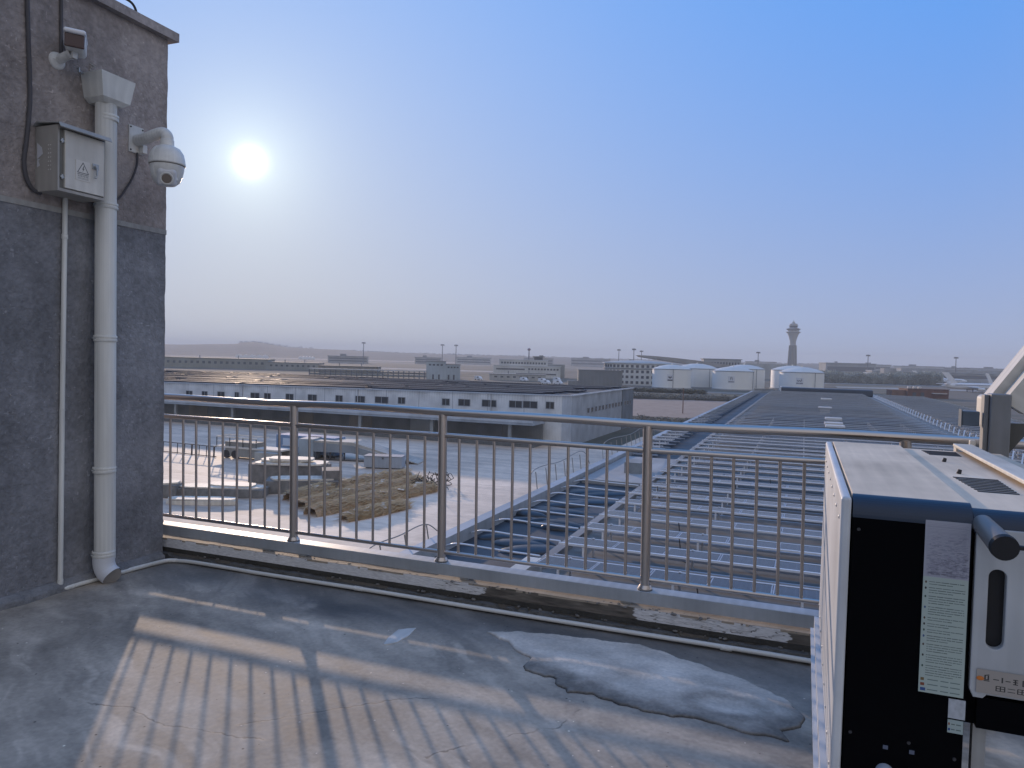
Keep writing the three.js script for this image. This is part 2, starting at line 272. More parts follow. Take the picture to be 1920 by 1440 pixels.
// ---------------------------------------------------------------- the railing on its steel channel
{
  const r = thing('steel_railing', 'stainless steel roof railing with thin upright bars between round posts', 'railing', [0, 0, -4.4]);
  const x0 = -6.2, x1 = 6.9, posts = [-4.72, -3.41, -2.21, -0.846, 0.52, 1.88, 3.24, 4.6, 5.96];
  const sag = (x) => 0.004 * Math.sin(x * 1.9) + 0.003 * Math.sin(x * 4.1 + 1);
  const line = (y, R) => { const pts = []; for (let x = x0; x <= x1 + 0.01; x += 0.25) pts.push([x, y + sag(x), 0.004 * Math.sin(x * 2.7 + y)]); return tube(pts, R, 160, 16); };
  mesh('top_rail', line(1.235, 0.025), M.steel, r);
  for (let i = -1; i < posts.length; i++) {
    const a = i < 0 ? x0 : posts[i] + 0.012, b = i + 1 < posts.length ? posts[i + 1] - 0.012 : x1;
    mesh('middle_rail', rod([a, 1.082 + sag(a), 0], [b, 1.082 + sag(b), 0], 0.0165, 0.0165, 14), M.steel, r);
    mesh('bottom_rail', rod([a, 0.302, 0], [b, 0.302, 0], 0.0135, 0.0135, 12), M.steel, r);
  }
  for (const x of posts) {
    const p = mesh('post', rod([x + 0.004, 0.243, 0], [x - 0.010, 1.222, 0], 0.029, 0.029, 20), M.steel, r);
    mesh('base_collar', lathe([[0.03, 0], [0.046, 0], [0.042, 0.012], [0.031, 0.03]], 20).translate(x + 0.004, 0.2405, 0), M.steel, p);
  }
  const bars = [];
  for (let x = -4.72 - 0.13; x > x0; x -= 0.13) bars.push(x);
  const counts = [9, 8, 10, 10, 10, 10, 10, 10]; for (let i = 0; i < 8; i++) for (let n = 1; n <= counts[i]; n++) bars.push(lerp(posts[i], posts[i + 1], n / (counts[i] + 1)));
  for (let x = 6.09; x < x1; x += 0.13) bars.push(x);
  const bar = merge(rod([0.004, 0.308, 0], [-0.006, 1.07, 0], 0.0092, 0.0092, 10)), rr = rng(3);
  for (const x of bars) { const m = mesh('upright_bar', bar, M.steel, r); m.position.x = x + 0.004 * (rr() - 0.5); m.rotation.z = 0.006 * (rr() - 0.5); }
  // C-shaped channel: web towards the terrace, flange on top; short feet carry it over the ledge
  mesh('steel_channel', [rbx(x0, x1, 0.166, 0.240, 0.049, 0.055, 0.002, 1), rbx(x0, x1, 0.234, 0.240, -0.06, 0.0488, 0.002, 1)], M.channel, r);
  for (const x of [-3.62, -3.3, -2.02, -0.95, 0.3, 1.6]) mesh('channel_foot', bx(x - 0.03, x + 0.03, 0.15, 0.2335, -0.02, 0.04), M.channel, r);
  mesh('outer_ledge', bx(x0, -2.35, 0.14, 0.185, -0.21, -0.12), mat([0.5, 0.47, 0.43], { map: gr1 }), r);
}
// ---------------------------------------------------------------- stair tower on the left
{
  const t = thing('stair_tower', 'grey stuccoed rooftop stair tower with a concrete cornice at the left edge', 'building');
  const XW = -4.5, ZW = -4.25;
  const rough = (x0, x1, y0, y1, z0, z1, nx, ny, nz, amp) => { const g = new THREE.BoxGeometry(x1 - x0, y1 - y0, z1 - z0, nx, ny, nz).translate((x0 + x1) / 2, (y0 + y1) / 2, (z0 + z1) / 2), p = g.attributes.position; for (let i = 0; i < p.count; i++) { const n = fbm(p.getY(i) * 9 + 4, p.getZ(i) * 9 + p.getX(i) * 9, 161, 4) - 0.5; if (p.getZ(i) < z0 + 0.001) p.setZ(i, p.getZ(i) + amp * n); if (p.getX(i) > x1 - 0.001) p.setX(i, p.getX(i) + amp * 0.4 * (fbm(p.getY(i) * 6, p.getZ(i) * 6, 162, 4) - 0.5)); } g.computeVertexNormals(); return planarUV(g); };
  mesh('lower_wall', rough(-7.5, XW, -0.2, 2.462, ZW, 3.5, 1, 110, 120, 0.014), M.stuccoLow, t);
  mesh('painted_line', rough(-7.5, XW + 0.004, 2.4625, 2.4975, ZW - 0.003, 3.5, 1, 2, 120, 0.010), M.band, t);
  mesh('upper_wall', rough(-7.5, XW, 2.498, 3.9, ZW, 3.5, 1, 66, 120, 0.016), M.stuccoUp, t);
  mesh('cornice', rough(-7.6, XW + 0.055, 3.901, 3.965, ZW - 0.055, 3.6, 1, 3, 120, 0.008), mat([0.66, 0.58, 0.53], { map: stu, bumpMap: stuB, bumpScale: 0.004 }), t);
  const sk = new THREE.BoxGeometry(0.05, 0.07, 7.7, 1, 3, 300).translate(XW + 0.022, 0.033, -0.37), p = sk.attributes.position;
  for (let i = 0; i < p.count; i++) { const z = p.getZ(i), n = fbm(z * 8, p.getY(i) * 8, 163, 4); if (p.getX(i) > XW + 0.02) p.setX(i, p.getX(i) + 0.04 * (n - 0.4) - (p.getY(i) > 0.05 ? 0.04 : 0)); }
  sk.computeVertexNormals();
  mesh('cement_skirt', planarUV(sk), mat([0.27, 0.27, 0.275], { map: scaled(T.wear, 0.5), bumpMap: stuB, bumpScale: 0.008 }), t);
  // plaster scraps left where fittings were torn off
  const r = rng(21), sc = []; for (let i = 0; i < 46; i++) { const c = i % 3, y = [3.44, 3.39, 2.0][c] + (r() - 0.5) * [0.10, 0.1, 3][c], z = [-3.62, -3.72, -3.1][c] + (r() - 0.5) * [0.05, 0.09, 1.9][c], l = 0.006 + 0.03 * r() * (c < 2 ? 1 : 0.25); sc.push(new THREE.BoxGeometry(0.004, l, 0.003).rotateX(r() * 3).translate(XW + 0.004, y, z)); }
  stuff(mesh('plaster_scraps', sc.map(planarUV), mat([0.42, 0.38, 0.33]), t));
}
{ // rain pipe
  const x = -4.412, z = -3.665, R = 0.066, d = thing('rain_pipe', 'thick white plastic rain pipe with square hopper running down the stair tower wall', 'drainpipe', [x, 0, z]);
  mesh('pipe', [rod([0, 0.16, -0.008], [0, 3.25, 0.008], R, R, 32)], M.plastic, d);
  // hopper: a tapering box wider along the wall
  const hop = (y0, y1, a0, a1, x0, x1) => { const P = [[-0.086, y0, -a0], [x0, y0, -a0], [x0, y0, a0], [-0.086, y0, a0], [-0.086, y1, -a1], [x1, y1, -a1], [x1, y1, a1], [-0.086, y1, a1]]; const f = [[3, 2, 1, 0], [2, 3, 7, 6], [1, 2, 6, 5], [0, 1, 5, 4]]; return merge(f.map((q) => quad(...q.map((i) => P[i])))); };
  const h = mesh('hopper', [hop(3.225, 3.252, 0.07, 0.104, 0.06, 0.09), hop(3.252, 3.40, 0.104, 0.130, 0.09, 0.108), bx(-0.086, 0.107, 3.40, 3.406, -0.13, 0.13)], M.plastic, d); h.userData = {};
  mesh('hopper_bracket', [rod([-0.08, 3.395, 0.10], [-0.03, 3.395, 0.19], 0.006, 0.006, 8), bx(-0.04, -0.02, 3.38, 3.41, 0.185, 0.192)], M.galv, d);
  for (const y of [3.14, 2.555, 1.665, 0.775, 0.20]) {
    mesh('collar', [lathe([[R, -0.022], [R + 0.006, -0.02], [R + 0.007, -0.004], [R + 0.002, -0.002], [R + 0.002, 0.004], [R + 0.007, 0.006], [R + 0.006, 0.02], [R, 0.022]], 32).translate(0, y, 0)], M.plastic, d);
    if (y < 3) mesh('clamp_bolt', [rod([-0.088, y, 0.03], [-0.02, y, R + 0.012], 0.005, 0.005, 8), rod([-0.01, y, R + 0.002], [-0.01, y, R + 0.024], 0.004, 0.004, 6)], M.galv, d);
  }
  const el = new THREE.CatmullRomCurve3([V(0, 0.18, 0), V(0.002, 0.12, -0.002), V(0.02, 0.075, -0.008), V(0.06, 0.045, -0.014)]);
  mesh('elbow', [new THREE.TubeGeometry(el, 16, R + 0.003, 28)], new THREE.MeshStandardMaterial({ color: rgb(0.62, 0.63, 0.65), roughness: 0.5, side: THREE.DoubleSide }), d);
  mesh('elbow_mouth', new THREE.CircleGeometry(R - 0.002, 24).rotateY(1.15).rotateZ(-0.35).translate(0.056, 0.048, -0.013), mat([0.30, 0.28, 0.26]), d);  // disc across the opening; light inside the pipe painted as its tone
}
{ // white conduit: down the wall, along its foot, along the kerb
  const c = thing('white_conduit', 'thin white plastic conduit running down the tower wall and along the kerb foot', 'conduit');
  mesh('wall_run', [rod([-4.482, 0.02, -3.40], [-4.482, 1.2, -3.407], 0.016), rod([-4.482, 1.2, -3.407], [-4.482, 2.562, -3.42], 0.0155)], M.plastic, c);
  mesh('joint', [rod([-4.482, 2.30, -3.418], [-4.482, 2.33, -3.418], 0.019), rod([-4.482, 2.329, -3.418], [-4.482, 2.333, -3.418], 0.0155)], M.plastic, c);
  mesh('bend', [tube([[-4.482, 0.08, -3.40], [-4.48, 0.028, -3.403], [-4.47, 0.018, -3.43], [-4.468, 0.018, -3.48]], 0.0185, 16, 12)], M.plastic, c);
  mesh('floor_run', [tube([[-4.468, 0.018, -3.44], [-4.45, 0.018, -3.8], [-4.42, 0.018, -4.12], [-4.40, 0.018, -4.20], [-4.34, 0.018, -4.235]], 0.0155, 40, 12)], M.plastic, c);
  mesh('kerb_run', [tube([[-4.36, 0.018, -4.228], [-4.25, 0.020, -4.245], [-3.5, 0.018, -4.247], [-2.6, 0.022, -4.25], [-1.8, 0.020, -4.25], [-1.0, 0.022, -4.251], [-0.2, 0.025, -4.25], [1.0, 0.02, -4.25], [3, 0.02, -4.25], [6.9, 0.02, -4.25]], 0.0135, 120, 12)], M.plastic, c);
  for (const x of [-2.75, -0.35]) mesh('sleeve', rod([x - 0.03, 0.021, -4.25], [x + 0.03, 0.021, -4.25], 0.0162), M.plastic, c);
}
{ // electrical box
  const b = thing('electrical_box', 'grey metal electrical box with pale door and rain hood on the tower wall', 'electrical box', [-4.5, 2.562, -3.395]);
  const W = 0.165, Hh = 0.40, Dp = 0.20;                                 // half width along the wall, height, depth
  mesh('casing', [bx(0, Dp - 0.02, 0, Hh, -W, W), bx(Dp - 0.02, Dp, 0, 0.018, -W, W), bx(Dp - 0.02, Dp, Hh - 0.015, Hh, -W, W), bx(Dp - 0.02, Dp, 0.018, Hh - 0.015, W - 0.012, W), bx(Dp - 0.02, Dp, 0.018, Hh - 0.015, -W, -W + 0.010)], M.boxGrey, b);
  mesh('hinge_channel', bx(Dp - 0.019, Dp - 0.010, 0.02, Hh - 0.017, W - 0.045, W - 0.0125), mat([0.22, 0.21, 0.19], { map: gr1 }), b);
  const door = mesh('door', rbx(Dp - 0.019, Dp + 0.004, 0.024, Hh - 0.02, -W + 0.0105, W - 0.046, 0.004), mat([0.78, 0.74, 0.68], { map: gr1, roughness: 0.5 }), b);
  for (const y of [0.09, 0.31]) mesh('hinge', [rod([Dp - 0.004, y - 0.014, W - 0.032], [Dp - 0.004, y + 0.014, W - 0.032], 0.007), bx(Dp - 0.006, Dp - 0.001, y - 0.006, y + 0.006, W - 0.05, W - 0.02)], M.galv, b);
  const sign = canvasTex(256, 320, (c, w, h) => {
    c.fillStyle = '#d6d1c8'; c.fillRect(0, 0, w, h); c.strokeStyle = '#5b5a57'; c.lineWidth = 12; c.lineJoin = 'round'; c.beginPath(); c.moveTo(128, 30); c.lineTo(226, 196); c.lineTo(30, 196); c.closePath(); c.stroke();
    c.fillStyle = '#55534f'; c.beginPath(); c.moveTo(138, 78); c.lineTo(112, 138); c.lineTo(130, 138); c.lineTo(118, 180); c.lineTo(152, 122); c.lineTo(133, 122); c.lineTo(150, 82); c.fill();
    c.fillRect(28, 214, 200, 10); for (let i = 0; i < 7; i++) { c.fillRect(34 + i * 28, 236, 20, 8); c.fillRect(38 + i * 28, 248, 14, 6); c.fillRect(34 + i * 28, 258, 20, 4); } c.fillRect(30, 276, 196, 5); c.fillRect(30, 292, 196, 4);
  });
  const s = mesh('warning_sign', planarUV(new THREE.BoxGeometry(0.002, 0.125, 0.10)), mat([1, 1, 1], { map: sign, roughness: 0.6 }), door);
  { const uv = s.geometry.attributes.uv, p = s.geometry.attributes.position; for (let i = 0; i < uv.count; i++) uv.setXY(i, 0.5 - p.getZ(i) / 0.10, 0.5 + p.getY(i) / 0.125); }
  s.position.set(Dp + 0.0055, 0.155, -0.002);
  mesh('lock', [rbx(Dp + 0.004, Dp + 0.012, 0.185, 0.22, -0.112, -0.066, 0.003), rod([Dp + 0.01, 0.2, -0.08], [Dp + 0.03, 0.2, -0.08], 0.008), bx(Dp + 0.02, Dp + 0.028, 0.145, 0.2, -0.092, -0.082), rod([Dp + 0.022, 0.14, -0.082], [Dp + 0.022, 0.125, -0.08], 0.007)], M.galv, door);
  const hood = extrude([[-0.0, 0.0], [0.03, 0.022], [Dp + 0.03, 0.004], [Dp + 0.045, -0.022], [Dp + 0.043, -0.026], [Dp + 0.028, -0.001], [0.03, 0.016], [0.0, -0.004]], 2 * W + 0.03).translate(0, Hh + 0.005, -W - 0.015);
  mesh('rain_hood', planarUV(hood), mat([0.45, 0.44, 0.425], { map: gr1, roughness: 0.5 }), b);
  const sl = []; for (let i = 0; i < 7; i++) for (let j = 0; j < 2; j++) sl.push(new THREE.SphereGeometry(0.003, 6, 4).translate(0.12 + j * 0.018, 0.13 + i * 0.025, W));
  stuff(mesh('vent_holes', sl, mat([0.75, 0.73, 0.7]), b));
  mesh('torn_sticker', [extrude([[0.02, 0.2], [0.07, 0.23], [0.06, 0.27], [0.02, 0.30]], 0.001).translate(0, 0, W + 0.0005), extrude([[0.02, 0.15], [0.045, 0.16], [0.03, 0.19], [0.05, 0.20], [0.02, 0.20]], 0.001).translate(0, 0, W + 0.0005)], mat([0.55, 0.55, 0.57]), b);
}
{ // dome camera on its arm
  const d = thing('dome_camera', 'white dome security camera hanging from a curved wall arm', 'security camera', [-4.5, 2.9, -3.97]);
  mesh('mounting_plate', [rbx(0, 0.012, 0.095, 0.285, -0.062, 0.062, 0.004), rbx(0.012, 0.05, 0.10, 0.16, -0.06, -0.02, 0.004)], M.camWhite, d);
  for (const [y, z] of [[0.27, 0.05], [0.27, -0.05], [0.11, 0.05], [0.11, -0.05]]) mesh('screw', rod([0.012, y, z], [0.016, y, z], 0.006, 0.006, 8), M.rubber, d);
  mesh('arm', [new THREE.TubeGeometry(new THREE.CatmullRomCurve3([V(0.0, 0.185, 0), V(0.10, 0.192, 0), V(0.20, 0.212, 0), V(0.265, 0.215, 0), V(0.298, 0.188, 0), V(0.30, 0.145, 0), V(0.30, 0.12, 0)]), 48, 0.04, 24)], M.camWhite, d);
  mesh('neck', [lathe([[0, 0.165], [0.043, 0.165], [0.045, 0.16], [0.045, 0.12], [0.05, 0.112]], 32).translate(0.30, 0, 0)], M.camWhite, d);
  const h = mesh('housing', [lathe([[0.0, 0.125], [0.05, 0.122], [0.085, 0.104], [0.108, 0.07], [0.117, 0.03], [0.121, 0.0], [0.121, -0.008], [0.115, -0.012], [0.0, -0.012]], 48).translate(0.30, 0, 0)], M.camWhite, d); h.userData = {};
  const ball = mesh('camera_ball', [lathe([[0.112, -0.012], [0.111, -0.04], [0.102, -0.085], [0.085, -0.125], [0.055, -0.15], [0.0, -0.158]], 48).translate(0.30, 0, 0)], M.camWhite, d);
  const q = new THREE.Group(); q.position.set(0.30, -0.075, 0); q.rotation.set(0.34, 0.80, 0, 'YXZ'); q.name = 'camera_face'; d.add(q);
  mesh('face_plate', [rbx(-0.062, 0.062, -0.07, 0.055, 0.04, 0.106, 0.03, 4)], mat([0.60, 0.60, 0.61], { roughness: 0.35 }), q);
  mesh('lens', [rod([0, -0.012, 0.10], [0, -0.012, 0.109], 0.032, 0.031, 28)], mat([0.20, 0.16, 0.13], { roughness: 0.2 }), q);
  mesh('lens_ring', [new THREE.TorusGeometry(0.038, 0.006, 10, 32).translate(0, -0.012, 0.105)], M.camWhite, q);
  mesh('ball_seam', [new THREE.TorusGeometry(0.1125, 0.0028, 8, 64).rotateX(Math.PI / 2).translate(0.30, -0.013, 0)], mat([0.16, 0.13, 0.1]), d);
  mesh('cheek', [rbx(0.205, 0.215, -0.125, -0.04, -0.010, 0.035, 0.004), rbx(0.385, 0.395, -0.125, -0.04, -0.010, 0.035, 0.004)], M.camWhite, d);
}
{ // bullet camera
  const d = thing('bullet_camera', 'white bullet security camera with dark front glass high on the tower wall', 'security camera', [-4.5, 3.42, -3.37]);
  mesh('wall_base', [lathe([[0, 0.03], [0.035, 0.026], [0.052, 0.01], [0.055, 0]], 28).rotateZ(-Math.PI / 2)], M.camWhite, d);
  mesh('bracket', [tube([[0.01, 0, 0], [0.05, 0.01, 0.0], [0.10, 0.022, 0.0], [0.145, 0.03, 0.0]], 0.028, 20, 16), rod([0.14, -0.005, 0.0], [0.14, 0.075, 0.0], 0.016), rbx(0.145, 0.165, -0.005, 0.06, -0.018, 0.018, 0.005)], M.camWhite, d);
  const b = new THREE.Group(); b.name = 'body'; b.position.set(0.19, 0.085, 0.02); b.scale.setScalar(1.15); b.rotation.set(0.10, 0.86, -0.03, 'YXZ'); d.add(b);
  mesh('housing', [rbx(-0.05, 0.05, -0.045, 0.045, -0.17, 0.06, 0.022, 4)], M.camWhite, b);
  mesh('sun_shield', [rbx(-0.053, 0.053, 0.026, 0.052, -0.16, 0.078, 0.012, 3)], mat([0.78, 0.78, 0.79], { roughness: 0.4 }), b);
  mesh('front_glass', [rbx(-0.047, 0.047, -0.043, 0.027, 0.052, 0.066, 0.006, 3)], mat([0.085, 0.05, 0.045], { roughness: 0.25 }), b);
}
tag(mesh('power_cable', tube([[-4.488, 3.9, -3.16], [-4.488, 3.5, -3.175], [-4.488, 3.1, -3.187], [-4.487, 2.85, -3.165], [-4.485, 2.72, -3.15], [-4.485, 2.62, -3.17], [-4.487, 2.57, -3.21], [-4.488, 2.56, -3.26]], 0.013, 60), M.cableGrey), 'grey cable looping down the tower wall into the electrical box', 'cable');
tag(mesh('camera_cable', tube([[-4.49, 3.9, -3.39], [-4.49, 3.7, -3.392], [-4.488, 3.46, -3.39]], 0.010, 20), M.cableGrey), 'straight grey cable hanging from the cornice to the bullet camera', 'cable');
tag(mesh('dome_cable', tube([[-4.486, 3.0, -3.975], [-4.487, 2.92, -3.974], [-4.488, 2.82, -3.94], [-4.488, 2.72, -3.88], [-4.488, 2.64, -3.82], [-4.488, 2.6, -3.74]], 0.007, 30), M.cableGrey), 'thin dark cable drooping from the dome camera to the rain pipe', 'cable');
tag(mesh('roof_cable', tube([[-4.62, 3.97, -3.78], [-4.6, 4.05, -3.84], [-4.58, 4.08, -3.92], [-4.56, 4.065, -3.985], [-4.55, 4.02, -4.01], [-4.55, 3.968, -4.01]], 0.009, 30), M.rubber), 'black cable end sticking up over the tower cornice', 'cable');

// ---------------------------------------------------------------- outdoor air-conditioning unit, right foreground
{
  const a = thing('air_conditioner', 'large outdoor air conditioning unit with cream top and black end panel covered in stickers', 'air conditioner');
  const zf = -2.17, zb = -3.74, r = rng(5);
  const fp = mesh('front_panel', [rbx(0.104, 0.130, 0.43, 1.255, zb, zf + 0.004, 0.010, 3)], M.acWhite, a);
  for (let i = 0; i < 9; i++) for (const y of [0.5, 1.19]) mesh('rivet', new THREE.SphereGeometry(0.006, 8, 6).scale(0.6, 1, 1).translate(0.104, y, lerp(zf - 0.05, zb + 0.05, i / 8)), M.galv, fp);
  mesh('base_rail', [bx(0.085, 0.128, 0.36, 0.428, zb, zf - 0.01), bx(0.070, 0.0848, 0.36, 0.372, zb, zf - 0.01)], M.acWhite, a);
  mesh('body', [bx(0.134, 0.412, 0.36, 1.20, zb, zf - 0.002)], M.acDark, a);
  // top cover and its rolled lip over the dark end
  const lip = (x0, x1, y, z, R) => { const pts = [[0, 0]]; for (let i = 0; i <= 10; i++) { const t = i / 10 * Math.PI / 2; pts.push([R * Math.sin(t), R * Math.cos(t)]); } return planarUV(extrude(pts, x1 - x0).rotateY(-Math.PI / 2).scale(1, 1, 1).translate(x1, y - R, z - R)); };
  mesh('top_cover', [rbx(0.134, 0.4125, 1.195, 1.257, zb, zf - 0.055, 0.003, 1)], M.acTop, a);
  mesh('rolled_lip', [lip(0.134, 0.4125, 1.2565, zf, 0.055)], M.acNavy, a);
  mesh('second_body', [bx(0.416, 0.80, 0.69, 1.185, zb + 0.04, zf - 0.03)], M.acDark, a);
  const tc = mesh('second_top_cover', [rbx(0.416, 0.80, 1.185, 1.245, zb, zf - 0.055, 0.003, 1)], M.acTop, a);
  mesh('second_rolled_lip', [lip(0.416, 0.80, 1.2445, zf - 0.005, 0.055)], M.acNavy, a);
  for (const [z0, n, x0, x1] of [[-2.83, 9, 0.472, 0.60], [-3.68, 5, 0.49, 0.62]]) for (let i = 0; i < n; i++) mesh('vent_slot', bx(x0 + i * 0.002, x1 - i * 0.001, 1.2445, 1.247, z0 + i * 0.036, z0 + i * 0.036 + 0.016), M.rubber, tc);
  for (const [x, z] of [[0.515, -3.28], [0.506, -2.93]]) mesh('screw', rod([x, 1.245, z], [x + 0.004, 1.26, z], 0.008, 0.006, 8), M.rubber, tc);
  // pale service panel with slot handle
  const hole = new THREE.Path(); hole.moveTo(0.447, 0.918); hole.absarc(0.4715, 0.918, 0.0225, Math.PI, 2 * Math.PI, false); hole.lineTo(0.494, 1.082); hole.absarc(0.4715, 1.082, 0.0225, 0, Math.PI, false); hole.lineTo(0.449, 0.918);
  const shp = new THREE.Shape([[0.424, 0.79], [0.432, 0.772], [0.45, 0.772], [0.458, 0.782], [0.79, 0.782], [0.79, 1.2], [0.424, 1.2]].map((p) => new THREE.Vector2(...p))); shp.holes.push(hole);
  const sp = mesh('service_panel', planarUV(new THREE.ExtrudeGeometry(shp, { depth: 0.018, bevelEnabled: true, bevelSize: 0.003, bevelThickness: 0.003, bevelSegments: 2 }).translate(0, 0, zf - 0.024)), M.acGrey, a);
  mesh('handle_recess', bx(0.442, 0.50, 0.89, 1.11, zf - 0.04, zf - 0.028), M.black, sp);
  const sub = canvasTex(512, 256, (c, w, h) => {
    c.fillStyle = '#9b948c'; c.fillRect(0, 0, w, h); c.strokeStyle = '#2e2c2a'; c.lineWidth = 9; c.lineCap = 'butt';
    const L = (...p) => { c.beginPath(); c.moveTo(p[0], p[1]); for (let i = 2; i < p.length; i += 2) c.lineTo(p[i], p[i + 1]); c.stroke(); };
    L(120, 60, 120, 105, 100, 105, 100, 60, 125, 50); L(92, 118, 128, 118); L(150, 92, 185, 92); L(205, 60, 205, 118); L(225, 92, 255, 92); L(270, 66, 300, 66); L(270, 90, 300, 90); L(270, 114, 300, 114); L(284, 60, 284, 118); L(330, 60, 372, 60, 372, 118, 330, 118, 330, 60); L(345, 80, 360, 80); L(345, 98, 360, 98); L(400, 60, 400, 118); L(430, 60, 470, 60, 470, 118);
    c.lineWidth = 7; for (const x of [170, 300]) { L(x, 160, x + 52, 160, x + 52, 210, x, 210, x, 160); L(x, 184, x + 52, 184); L(x + 26, 160, x + 26, 210); } L(240, 170, 285, 170); L(240, 204, 285, 204);
  });
  const st = mesh('panel_sticker', planarUV(bx(0.435, 0.60, 0.785, 0.845, zf - 0.0005, zf + 0.0005)), mat([1, 1, 1], { map: sub, roughness: 0.6 }), sp);
  { const uv = st.geometry.attributes.uv, p = st.geometry.attributes.position; for (let i = 0; i < uv.count; i++) uv.setXY(i, (p.getX(i) - 0.418) / 0.182, (p.getY(i) - 0.785) / 0.06); }
  mesh('orange_dot', [new THREE.SphereGeometry(0.008, 14, 8).scale(1.1, 0.7, 0.25).translate(0.443, 0.822, zf + 0.001)], mat([0.55, 0.17, 0.03]), sp);
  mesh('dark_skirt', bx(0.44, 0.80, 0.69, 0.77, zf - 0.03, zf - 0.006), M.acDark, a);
  mesh('pipe_stub', [rod([0.434, 1.213, zf - 0.01], [0.447, 1.192, zf + 0.145], 0.024, 0.0295, 24)], mat([0.16, 0.145, 0.13], { roughness: 0.4 }), a);
  mesh('pipe_cap', [rod([0.447, 1.192, zf + 0.145], [0.4485, 1.190, zf + 0.158], 0.031, 0.030, 24), rbx(0.474, 0.49, 1.188, 1.198, zf + 0.14, zf + 0.155, 0.003)], M.black, a);
  mesh('pipe_bracket', [extrude([[0.422, 1.20], [0.45, 1.20], [0.455, 1.222], [0.43, 1.228]], 0.012).translate(0, 0, zf - 0.004)], M.acGrey, a);
  const label = canvasTex(512, 1536, (c, w, h) => {
    const q = rng(99); c.fillStyle = '#a3b0a8'; c.fillRect(0, 0, w, h);
    c.fillStyle = '#9fa0aa'; c.fillRect(0, 0, w, 500);
    for (let i = 0; i < 900; i++) { const y = 60 + 420 * Math.sqrt(q()), x = 30 + 450 * q(), v = 70 + 90 * q(); c.fillStyle = `rgba(${v},${v},${v + 14},${0.12 + 0.35 * q() * (y / 480)})`; c.fillRect(x, y, 8 + 60 * q(), 3 + 9 * q()); }
    for (let y = 20; y < 490; y += 12) { c.fillStyle = `rgba(80,82,96,${0.2 + 0.2 * q()})`; c.fillRect(20, y + 4 * q(), 440 + 40 * q(), 3); }
    c.fillStyle = '#a3b0a8'; c.fillRect(0, 500, w, h);
    for (let y = 540, n = 0; y < 1390; n++) { const lines = 2 + Math.floor(q() * 5); c.fillStyle = ['#4c3b30', '#2d2b28', '#3d5248', '#35507a'][n % 4]; c.beginPath(); c.arc(34, y + 8, 11, 0, 7); c.fill(); for (let k = 0; k < lines && y < 1390; k++, y += 21) { let x = 70; while (x < 470) { const l = 14 + 90 * q(); if (k === lines - 1 && x > 300) break; c.fillStyle = `rgba(70,82,80,${0.55 + 0.3 * q()})`; c.fillRect(x, y, Math.min(l, 480 - x), 7); x += l + 7; } } y += 12; }
    c.fillStyle = '#6d5a35'; c.fillRect(20, 1404, 40, 26); c.fillStyle = '#7a3f28'; c.fillRect(20, 1450, 46, 26); c.fillStyle = '#2b4a80'; c.fillRect(20, 1494, 60, 28); c.fillStyle = '#667673'; for (const y of [1412, 1456, 1502]) { c.fillRect(100, y, 120, 9); c.fillRect(250, y, 90, 9); c.fillRect(360, y, 110, 9); }
  });
  const body = a.children.find((o) => o.name === 'body');
  const sticker = (name, x0, x1, y0, y1, m, parent) => { const o = mesh(name, bx(x0, x1, y0, y1, zf - 0.0018, zf + 0.0005), m, parent), uv = o.geometry.attributes.uv, p = o.geometry.attributes.position; for (let i = 0; i < uv.count; i++) uv.setXY(i, (p.getX(i) - x0) / (x1 - x0), (p.getY(i) - y0) / (y1 - y0)); return o; };
  sticker('instruction_label', 0.306, 0.408, 0.762, 1.212, mat([1, 1, 1], { map: label, roughness: 0.5 }), body);
  sticker('small_sticker', 0.376, 0.414, 0.706, 0.756, mat([0.5, 0.53, 0.58], { map: gr1 }), body);
  const strip = canvasTex(256, 96, (c, w, h) => { c.fillStyle = '#9aa8a4'; c.fillRect(0, 0, w, h); c.fillStyle = '#7a3f28'; c.fillRect(10, 22, 26, 18); c.fillStyle = '#2b4a80'; c.fillRect(10, 62, 34, 18); c.fillStyle = '#5d6b68'; for (const y of [28, 66]) { c.fillRect(60, y, 60, 8); c.fillRect(140, y, 80, 8); } });
  sticker('strip_label', 0.376, 0.411, 0.668, 0.702, mat([1, 1, 1], { map: strip }), body);
  for (const [x, y] of [[0.15, 1.17], [0.15, 0.62], [0.395, 0.60], [0.29, 0.62]]) mesh('panel_screw', rod([x, y, zf - 0.003], [x, y, zf + 0.001], 0.005, 0.004, 10), mat([0.06, 0.06, 0.065], { metalness: 0.5, roughness: 0.5 }), body);
  for (const x of [0.236, 0.298]) { const v = mesh('service_valve', [lathe([[0, 0.03], [0.010, 0.026], [0.013, 0.02], [0.021, 0.018], [0.022, 0]], 20).rotateX(Math.PI / 2).translate(x, 0.532, zf)], mat([0.36, 0.40, 0.46], { roughness: 0.6, metalness: 0.2 }), body); mesh('valve_mark', bx(x - 0.006, x + 0.006, 0.592, 0.602, zf - 0.0015, zf), mat([0.10, 0.12, 0.17]), v); }
  for (const g of [bx(0.44, 0.47, 0, 0.69, zf - 0.07, zf - 0.04), bx(0.15, 0.18, 0, 0.36, zb + 0.05, zb + 0.09), bx(0.15, 0.18, 0, 0.36, zf - 0.2, zf - 0.16), bx(0.74, 0.77, 0, 0.69, zf - 0.2, zf - 0.16)]) mesh('stand_leg', g, mat([0.42, 0.42, 0.42], { map: gr1 }), a);
}
